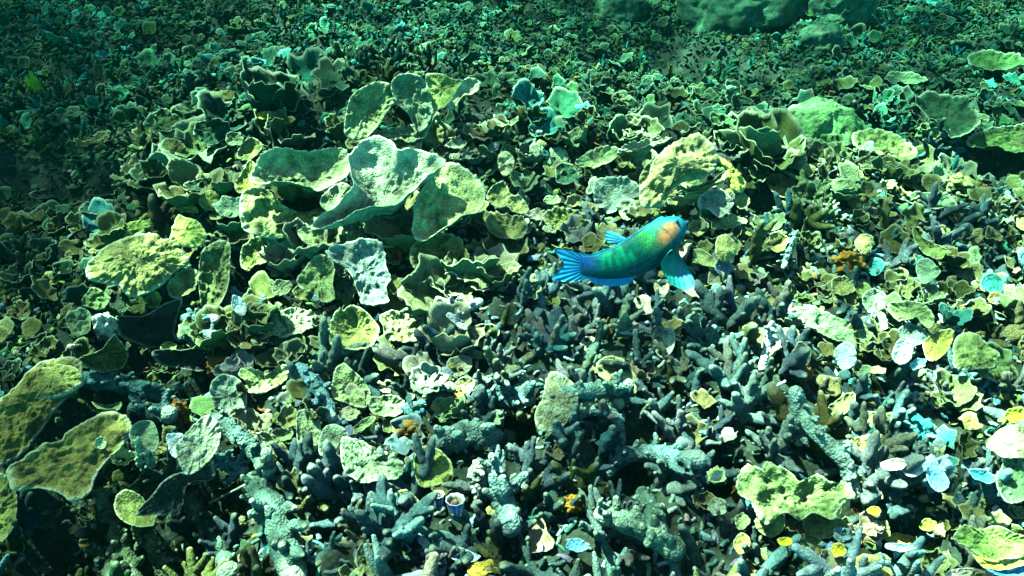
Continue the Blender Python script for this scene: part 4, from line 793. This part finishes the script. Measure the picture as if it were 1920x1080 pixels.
# ------------------------------------------------------------------ scattered growth
def raster():
    w, h = 480, 270; gy, gx = np.mgrid[0:h, 0:w]; X = gx.ravel()*4+2.; Y = gy.ravel()*4+2.; M = np.zeros(w*h, bool)
    for Pm in MASKS:
        c = Pm.mean(0); Q = c+(Pm-c)*.93
        sel = np.where((X > Q[:, 0].min()) & (X < Q[:, 0].max()) & (Y > Q[:, 1].min()) & (Y < Q[:, 1].max()))[0]
        if not len(sel): continue
        x, y = X[sel], Y[sel]; ins = np.zeros(len(sel), bool); k = len(Q)
        for i in range(k):
            x1, y1 = Q[i]; x2, y2 = Q[(i+1) % k]
            cr = ((y1 > y) != (y2 > y)) & (x < (x2-x1)*(y-y1)/((y2-y1) if y2 != y1 else 1e-9)+x1); ins ^= cr
        M[sel] |= ins
    return M.reshape(h, w)
RM = raster()
def masked(px, py):
    i, j = int(py//4), int(px//4); return 0 <= i < 270 and 0 <= j < 480 and RM[i, j]
def inpoly(px, py, Q):
    ins = False; k = len(Q)
    for i in range(k):
        x1, y1 = Q[i]; x2, y2 = Q[(i+1) % k]
        if (y1 > py) != (y2 > py) and px < (x2-x1)*(py-y1)/(y2-y1)+x1: ins = not ins
    return ins
FZ = [(870,520),(1000,535),(1200,545),(1430,560),(1520,640),(1600,800),(1640,930),(1420,1000),(1400,1120),(470,1120),(470,880),(760,900),(860,790),(900,680)]
def pfing(px, py):
    PXY[0], PXY[1] = px, py
    return float(np.clip(pfing0(px, py)+.45*vnoise(np.array([[px/95., py/60., 8.]]), 71)[0], .02, .97))
def pfing0(px, py):
    if inpoly(px, py, FZ): return 1.15
    if math.hypot((px-600)/430, (py-420)/270) < 1: return .04
    if px < 480 and py > 880: return .9
    if px > 1400 and py > 620: return .38
    if py < 150: return .62
    if py < 260 and px < 600: return .6
    if py < 260: return .35
    if py > 560 and px > 330: return .35
    return .16
def holep(px, py):
    for hx, hy, r, dep in HOLES:
        if (px-hx)**2+(py-hy)**2 < (r*.85)**2: return True
    return False
PXY = [0., 0.]
def pick(r, tab, seed=60, cell=75., corr=.8):
    w = np.array([t[1] for t in tab], float); cdf = np.cumsum(w/w.sum())
    k = len(tab)
    c = .5+fbm(np.array([[PXY[0]/cell, PXY[1]/(cell*.6), k*1.7]]), seed, 2)[0]*1.15
    u = (c*1.7+r.normal()*.09) % 1 if r.random() < corr else r.random()
    return tab[min(int(np.searchsorted(cdf, u)), k-1)][0]
def leafcol(r, px, py):
    PXY[0], PXY[1] = px, py
    pn = vnoise(np.array([[px/210., py/75., 3.]]), 50)[0]
    if py < 250:  # light falloff with distance put into darker growth colours
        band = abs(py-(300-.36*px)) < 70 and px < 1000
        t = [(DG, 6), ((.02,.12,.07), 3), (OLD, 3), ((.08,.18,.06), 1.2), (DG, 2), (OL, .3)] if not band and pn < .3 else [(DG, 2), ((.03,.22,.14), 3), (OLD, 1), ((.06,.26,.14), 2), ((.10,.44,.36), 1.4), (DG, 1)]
    elif px < 170 and py < 660: t = [(DG, 5), (OLD, 3), (OL, .6), (YG, .25)]  # left-edge vignette painted as darker growth
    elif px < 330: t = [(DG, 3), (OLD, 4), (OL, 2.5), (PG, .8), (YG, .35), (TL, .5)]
    elif px > 1450 and py > 600: t = [(OL, 2), (PG, 2), (OLD, 2), (YE, .7), (CR, .9), (WH, .9), (CY, 1.2), (TL, 1.2), (OLY, 1.2)]  # white, cyan and yellow weights paint in sun glints
    elif math.hypot((px-600)/430, (py-420)/270) < 1: t = [(OL, 2.4), (PG, 2.), (BR, 1), (OLY, 1.6), (PGL, 1.4), (CR, .7), (GR, .8)]
    elif px > 1450: t = [(OL, 3), (PG, 2.2), (OLD, 3), (OLY, 1.3), (TL, .8), (YE, .12), (CY, .35), (GR, 1), (CR, .3)]
    elif px > 900 and py < 480: t = [(OLD, 2.5), (PG, 2.5), (OL, 2.5), (GR, 1), (OLY, 1.2), (PGL, .7), (CR, .25)]
    elif 400 < px < 980 and 540 < py < 820: t = [(PGL, 2.2), (CR, 1.8), (OLY, 1.4), (GR, 1.8), (PG, 1.2), (BR, .7), ((.62,.62,.48), 1.5), (OL, 1)]
    elif py > 820 and px < 520: t = [(OLD, 3), (DG, 2), (OL, 1.5), (BR, 1)]  # bottom-left vignette and shade put into the growth colours
    else: t = [(OL, 2), (GR, 2.4), (PG, 1.4), (OLY, 1.3), (PGL, 1.3), (OLD, 1), (CR, 1.2), (BR, .8), (TGL, 1.6)]
    return pick(r, t)
def fingcol(r, px, py):
    PXY[0], PXY[1] = px, py
    if py < 250: return pick(r, [(DG, 4), ((.03,.18,.12), 2), (OLD, 2), ((.02,.12,.07), 3), ((.07,.34,.28), .8)])  # far fingers: distance falloff of the light put into the colour
    if px < 480: return pick(r, [(OLD, 3), (TG, 1 if py < 700 else 2), (BR, 1), (DG, 2)])
    if py < 400: return pick(r, [(TG, 2), (PG, 1.2), (TL, 1.5), (OL, .8), (TGL, .4)])
    return pick(r, [(TG, 3.5), (GR, 1.2), (TGL, 3.2), ((.36,.46,.47), 1.5), (TL, .5), (OLD, .4), (OL, .6), (CY, .15), ((.5, .6, .55), .5)])
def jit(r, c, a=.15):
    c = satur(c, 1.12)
    f = float(np.clip((PXY[1]-60)/320, 0, 1)); c = (c[0]*(.3+.7*f), c[1]*(.75+.25*f), c[2]*(.75+.25*f))  # dimming of sea light with distance painted in, red most
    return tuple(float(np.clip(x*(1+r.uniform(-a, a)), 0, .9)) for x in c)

def outline(kind, r):
    t = np.linspace(0, 2*np.pi, 18, endpoint=False); k = r.integers(3, 7)
    rad = 1+.09*np.sin(t*2+r.uniform(0, 6))+{0: .07, 1: .2, 2: .12, 3: .15}[kind]*np.sin(t*k+r.uniform(0, 6))+r.uniform(-.1, .1, 18)
    x = rad*np.cos(t)*{0: .9, 1: 1., 2: .7, 3: 1.2}[kind]; y = rad*np.sin(t); return np.column_stack([x, y+.7])
r0 = np.random.default_rng(21)
BL_HI, BL_LO, BR_HI, BR_LO = [], [], [], []
for k in range(12):
    o = outline(k % 4, r0); b = r0.uniform(.1, .6); rf = r0.uniform(.12, .36)
    for lst, n, rg in ((BL_HI, 34, 7), (BL_LO, 16, 3)):
        g = plate_geo(o, 100+k, b, rf, .07, .07 if n > 20 else .09, n, rg, .25, cen=(0, .25), frill=.07, fold=.09); lst.append(g)
for k in range(12):
    L = r0.uniform(.75, 1.1); bend = r0.uniform(-.3, .3); b2 = r0.uniform(-.25, .25); R = r0.uniform(.085, .145)
    path = [(0, 0, -.15), (bend*.3, b2*.3, L*.35), (bend*.7, b2*.8, L*.7), (bend, b2*1.3, L)]
    side = r0.uniform(0, 6.28); zf = r0.uniform(.3, .6); sl_ = r0.uniform(.25, .5)
    p2 = [(bend*.5, b2*.5, L*zf), (bend*.5+.25*math.cos(side), b2*.5+.25*math.sin(side), L*zf+sl_*.5), (bend*.5+.42*math.cos(side), b2*.5+.42*math.sin(side), L*zf+sl_)]
    for lst, sd, sg in ((BR_HI, 14, 18), (BR_LO, 7, 5)):
        g = tube_geo(path, [R*1.2, R*1.05, R*.9, R*.5], 200+k, sd, sg, .42)
        if k % 3 != 2: tube_geo(p2, [R*.85, R*.75, R*.4], 230+k, sd, max(4, sg-4), .28, g)
        p3 = [(bend*.2, b2*.2, L*.3), (bend*.2-.2*math.cos(side+.6), b2*.2-.2*math.sin(side+.6), L*.48), (bend*.2-.3*math.cos(side+.6), b2*.2-.3*math.sin(side+.6), L*.68)]
        if k % 2: tube_geo(p3, [R*.75, R*.65, R*.45], 260+k, sd, max(4, sg-6), .35, g)
        lst.append(g)
ME_BL = [g.mesh('plate', M_PLATE) for g in BL_HI]; ME_BR = [g.mesh('branch', M_FING) for g in BR_HI]
CH = []
for k in range(6):                       # rubble bits
    CH.append(plate_geo(outline(k % 4, r0)-[0, .7], 300+k, r0.uniform(-.3, .4), .3, .1, .12, 9, 2, .0))
for k in range(4): CH.append(tube_geo([(-.9, 0, 0), (0, .2, .1), (.9, 0, .0)], [.3, .36, .24], 320+k, 6, 4, .4))
for k in range(3): CH.append(blob_geo(330+k, .8, .6, .6, .5, 8, 5, 1.8))

def basis(y, z):
    y = y/np.linalg.norm(y); x = np.cross(y, z); x /= np.linalg.norm(x); z = np.cross(x, y); return np.column_stack([x, y, z])
def leaf_layout(r, n):
    out = []; ph0 = r.uniform(0, 6.28)
    for i in range(n):
        ph = ph0+6.283*i/n+r.uniform(-.5, .5); e = math.radians(r.uniform(8, 58)); s = r.uniform(.7, 1.15)
        yv = np.array([math.cos(ph)*math.cos(e), math.sin(ph)*math.cos(e), math.sin(e)]); zv = np.array([-math.cos(ph)*math.sin(e), -math.sin(ph)*math.sin(e), math.cos(e)])
        out.append((int(r.integers(12)), basis(yv, zv)*s, yv*(.05 if n > 1 else 0)+np.array([0, 0, .15*i/n])))
    return out
def single_layout(r):                    # one shell leaning on the rubble, face up
    t = math.radians(r.uniform(0, 50)); ph = r.uniform(0, 6.28) if r.random() < .4 else math.pi/2+r.uniform(-1.1, 1.1)
    yv = np.array([math.cos(ph)*math.cos(t), math.sin(ph)*math.cos(t), math.sin(t)]); zv = np.array([-math.cos(ph)*math.sin(t), -math.sin(ph)*math.sin(t), math.cos(t)])
    return [(int(r.integers(12)), basis(yv, zv)*r.uniform(1.0, 1.35), np.zeros(3))]
def fing_layout(r, n):
    out = []; ph0 = r.uniform(0, 6.28)
    for i in range(n):
        ph = ph0+6.283*i/n+r.uniform(-.5, .5); e = math.radians(r.uniform(15, 75)) if i else math.radians(80)
        zv = np.array([math.cos(ph)*math.cos(e), math.sin(ph)*math.cos(e), math.sin(e)]); xr = np.array([r.normal(), r.normal(), .1])
        B = basis(np.cross(zv, xr), zv); out.append((int(r.integers(12)), B*r.uniform(.65, 1.15), np.array([math.cos(ph), math.sin(ph), 0])*.12))
    return out

LEAF, FING, RUB = [], [], []             # candidate sites: (px size, px, py, pos, scale, yaw rotation, layout, colour)
def sites(sp, y0, y1, xw, seed):
    r = np.random.default_rng(seed); out = []; y = y0
    while y < y1:
        half = xw(y); xs = np.arange(-half, half, sp)
        for x in xs: out.append((x+r.uniform(-.5, .5)*sp, y+r.uniform(-.5, .5)*sp))
        y += sp*.9
    return np.array(out)
wide = lambda y: 1.15+.72*math.hypot(y, CAMZ)*.92
S1 = sites(.088, .75, 7.0, wide, 31); H1 = height(S1[:, 0], S1[:, 1]); rs = np.random.default_rng(5)
for (x, y), z in zip(S1, H1):
    px, py = proj((x, y, z+.03)); m = masked(px, py)
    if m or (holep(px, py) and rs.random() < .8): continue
    d = math.dist((x, y, z), cpos); isf = rs.random() < pfing(px, py)
    big = rs.random()
    if isf:
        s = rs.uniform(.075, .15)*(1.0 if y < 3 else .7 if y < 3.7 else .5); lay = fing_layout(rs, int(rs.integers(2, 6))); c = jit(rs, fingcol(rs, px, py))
        FING.append((s*FPX/d, px, py, (x, y, z+.0), s, lay, c))
        if rs.random() < .16:
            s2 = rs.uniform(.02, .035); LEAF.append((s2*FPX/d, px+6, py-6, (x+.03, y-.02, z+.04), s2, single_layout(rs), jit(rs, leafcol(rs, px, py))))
    else:
        s = rs.uniform(.020, .043)*(1.35 if big > .85 else 1)*(.62 if y > 3.9 else .8 if y > 3.2 else .8 if y < 1.7 else 1)
        mound = math.hypot((px-600)/430, (py-420)/270) < 1 or math.hypot((px-1280)/170, (py-340)/110) < 1
        if 430 < px < 960 and 570 < py < 880: s *= 1.4
        elif mound: s *= rs.uniform(1.25, 2.1)*(1 if py < 640 else .8)
        lay = single_layout(rs) if rs.random() < .5 else leaf_layout(rs, int(rs.integers(2, 6)))
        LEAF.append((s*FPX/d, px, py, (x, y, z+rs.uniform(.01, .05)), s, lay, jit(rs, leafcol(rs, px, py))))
inframe = lambda t: 6 < t[1] < 1914 and 6 < t[2] < 1074
def split(L, n):
    vis = sorted([t for t in L if inframe(t)], key=lambda t: -t[0]*(1+.15*len(t[5]))); ids = set(id(t) for t in vis[:n])
    return vis[:n], [t for t in L if id(t) not in ids]
LT, LS = split(LEAF, 300); FT, FS = split(FING, 300)

def plant(sites_, meshes, name, part):
    out = []
    for (s_, px, py, pos, s, lay, c) in sites_:
        root = bpy.data.objects.new(name, None); C.objects.link(root); root.location = pos
        for (k, B, off) in lay:
            o = bpy.data.objects.new(part, meshes[k]); C.objects.link(o); o.parent = root; o.color = (*c, 1)
            Bs = B*s; o.matrix_basis = frame(np.array(off)*s, Bs[:, 0], Bs[:, 1], Bs[:, 2])
        out.append(root)
    return out
def merged(sites_, lo, name, mat):
    groups = {}
    for (s_, px, py, pos, s, lay, c) in sites_:
        for (k, B, off) in lay: groups.setdefault(k, []).append((B*s, np.array(pos)+np.array(off)*s, c))
    G = Geo()
    for k, L in groups.items():
        v, q, t, rim, _ = lo[k].arrays(); n = len(v); m = len(L)
        Bm = np.array([l[0] for l in L]); Pm = np.array([l[1] for l in L]); Cm = np.array([l[2] for l in L])
        V = np.einsum('mij,nj->mni', Bm, v)+Pm[:, None]; off = (np.arange(m)*n)[:, None, None]
        G.add(V.reshape(-1, 3), (q[None]+off).reshape(-1, 4), (t[None]+off).reshape(-1, 3), np.tile(rim, m), np.repeat(Cm, n, 0))
    return link(name, G.mesh(name, mat))
LTo = plant(LT, ME_BL, 'leaf_coral', 'plate'); FTo = plant(FT, ME_BR, 'finger_coral', 'branch')
tag(merged(LS, BL_LO, 'leaf_coral_cover', M_STUFF), 'dense cover of small leafy corals fading into the distance', 'coral cover', kind='stuff')
tag(merged(FS, BR_LO, 'finger_coral_cover', M_STUFF), 'dense cover of small finger corals fading into the distance', 'coral cover', kind='stuff')
# fine rubble between everything
S2 = sites(.028, .7, 6.6, lambda y: wide(y)*.95, 77); H2 = height(S2[:, 0], S2[:, 1]); rr = np.random.default_rng(9); RB = []
for (x, y), z in zip(S2, H2):
    px, py = proj((x, y, z))
    hole = holep(px, py)
    if (hole and rr.random() < .3) or rr.random() < .12: continue
    s = rr.uniform(.008, .022)*(1.0 if not hole else .8); k = int(rr.integers(13)); q = rr.normal(size=3); q[2] = abs(q[2])+.6; yv = rr.normal(size=3)
    u = rr.random(); inf = inpoly(px, py, FZ); PXY[0], PXY[1] = px, py
    if inf:
        if rr.random() < .45: continue
        k = 6+int(rr.integers(4)); u = .5+u*.5
    if hole: c = pick(rr, [(DG, 3), (OLD, 2), (DK, 3)])  # shade of the hollows put into dark rubble colours
    elif u < .05 and py > 300: c = pick(rr, [(WH, 1), (CY, 1.6), (CR, 1), (YE, .6)], corr=.5) if px > 880 else pick(rr, [(PGL, 1), (CR, 1)])
    elif u < .062: c = (.30, .13, .03)
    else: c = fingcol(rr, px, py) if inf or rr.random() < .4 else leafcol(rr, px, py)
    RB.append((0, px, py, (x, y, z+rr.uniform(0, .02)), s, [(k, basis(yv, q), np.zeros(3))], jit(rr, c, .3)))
tag(merged(RB, CH, 'coral_rubble', M_STUFF), 'small broken coral rubble covering the seabed between the corals', 'coral rubble', kind='stuff')

ANCH += [(66, 168, 'the yellow rubbly lump'), (1369, 180, 'the pale square post'), (1868, 112, 'the green corner shelf'), (198, 614, 'the white cone'), (748, 478, 'the tall rust sponge')]
# ------------------------------------------------------------------ labels for the repeats
ORD = ['first', 'second', 'third', 'fourth', 'fifth', 'sixth', 'seventh', 'eighth', 'ninth', 'tenth', 'eleventh', 'twelfth']
NUMW = {1: 'a single', 2: 'two', 3: 'three', 4: 'four', 5: 'five'}
def cname(c):
    best = min(CN, key=lambda k: sum((math.log(k[i]+.02)-math.log(c[i]+.02))**2 for i in range(3))); return CN[best]
def rel(px, py):
    best = None
    for ax, ay, ph in ANCH:
        dx, dy = px-ax, (py-ay)*1.2; d = math.hypot(dx, dy)
        if best is None or d < best[0]: best = (d, dx, dy, ph)
    d, dx, dy, ph = best; ang = math.degrees(math.atan2(-dy, dx)) % 360
    w = ['right of', 'above right of', 'above', 'above left of', 'left of', 'below left of', 'below', 'below right of'][int((ang+22.5)//45) % 8]
    return ('just ' if d < 70 else 'far ' if d > 190 else '')+w, ph
def label_all(objs, sts, noun, piece, group, cat):
    rows = []
    for o, t in zip(objs, sts):
        size = 'small' if t[0] < np.percentile([q[0] for q in sts], 35) else 'large' if t[0] > np.percentile([q[0] for q in sts], 75) else 'mid-sized'
        w, ph = rel(t[1], t[2]); n = len(t[5])
        rows.append([o, t, size, cname(t[6]), f"with {NUMW[n]} {piece}{'' if n == 1 else 'es' if piece.endswith('ch') else 's'}", w, ph])
    def text(r, pre=''):
        full = f"{pre}{r[2]} {r[3]} {noun} {r[4]} {r[5]} {r[6]}"
        if len(full.split()) > 16: full = f"{pre}{r[2]} {r[3]} {noun} {r[5]} {r[6]}"
        if len(full.split()) > 16: full = f"{pre}{r[3]} {noun} {r[5]} {r[6]}"
        return full
    def short(r, pre): return text(r, pre)
    by = {}
    for r in rows: by.setdefault(text(r, 'xx xx xx '), []).append(r)
    for k, L in by.items():
        L.sort(key=lambda r: r[1][1])
        for i, r in enumerate(L):
            pre = '' if len(L) == 1 else ('leftmost ' if i == 0 else 'rightmost ' if i == len(L)-1 else ORD[i]+' from left ')
            lab = f"{pre}{k[9:]}"; assert 4 <= len(lab.split()) <= 16, lab; assert lab not in used, lab
            used.add(lab); tag(r[0], lab, cat, group)
label_all(LTo, LT, 'leaf coral', 'blade', 'small leaf corals scattered over the reef', 'leaf coral')
label_all(FTo, FT, 'finger coral', 'branch', 'finger corals packed across the reef', 'finger coral')

# ------------------------------------------------------------------ haze
def make_haze():
    m = bpy.data.materials.new('sea_haze'); m.use_nodes = True; nt = m.node_tree; nt.nodes.remove(nt.nodes['Principled BSDF'])
    v = nt.nodes.new('ShaderNodeVolumePrincipled'); v.inputs['Color'].default_value = (.0, .010, .0095, 1); v.inputs['Density'].default_value = .15
    v.inputs['Absorption Color'].default_value = (.0, .90, .84, 1); v.inputs['Anisotropy'].default_value = .3
    nt.links.new(v.outputs[0], nt.nodes['Material Output'].inputs['Volume'])
    x0, x1, y0, y1, z0, z1 = -42, 42, -22, 62, -2.2, 2.4
    V = [(x, y, z) for z in (z0, z1) for y in (y0, y1) for x in (x0, x1)]
    q = [(0, 2, 3, 1), (4, 5, 7, 6), (0, 1, 5, 4), (2, 6, 7, 3), (0, 4, 6, 2), (1, 3, 7, 5)]
    o = link('haze', Geo().add(V, q).mesh('haze', m, False)); tag(o, kind='stuff', label='green-blue haze of the sea water', cat='haze')
make_haze()
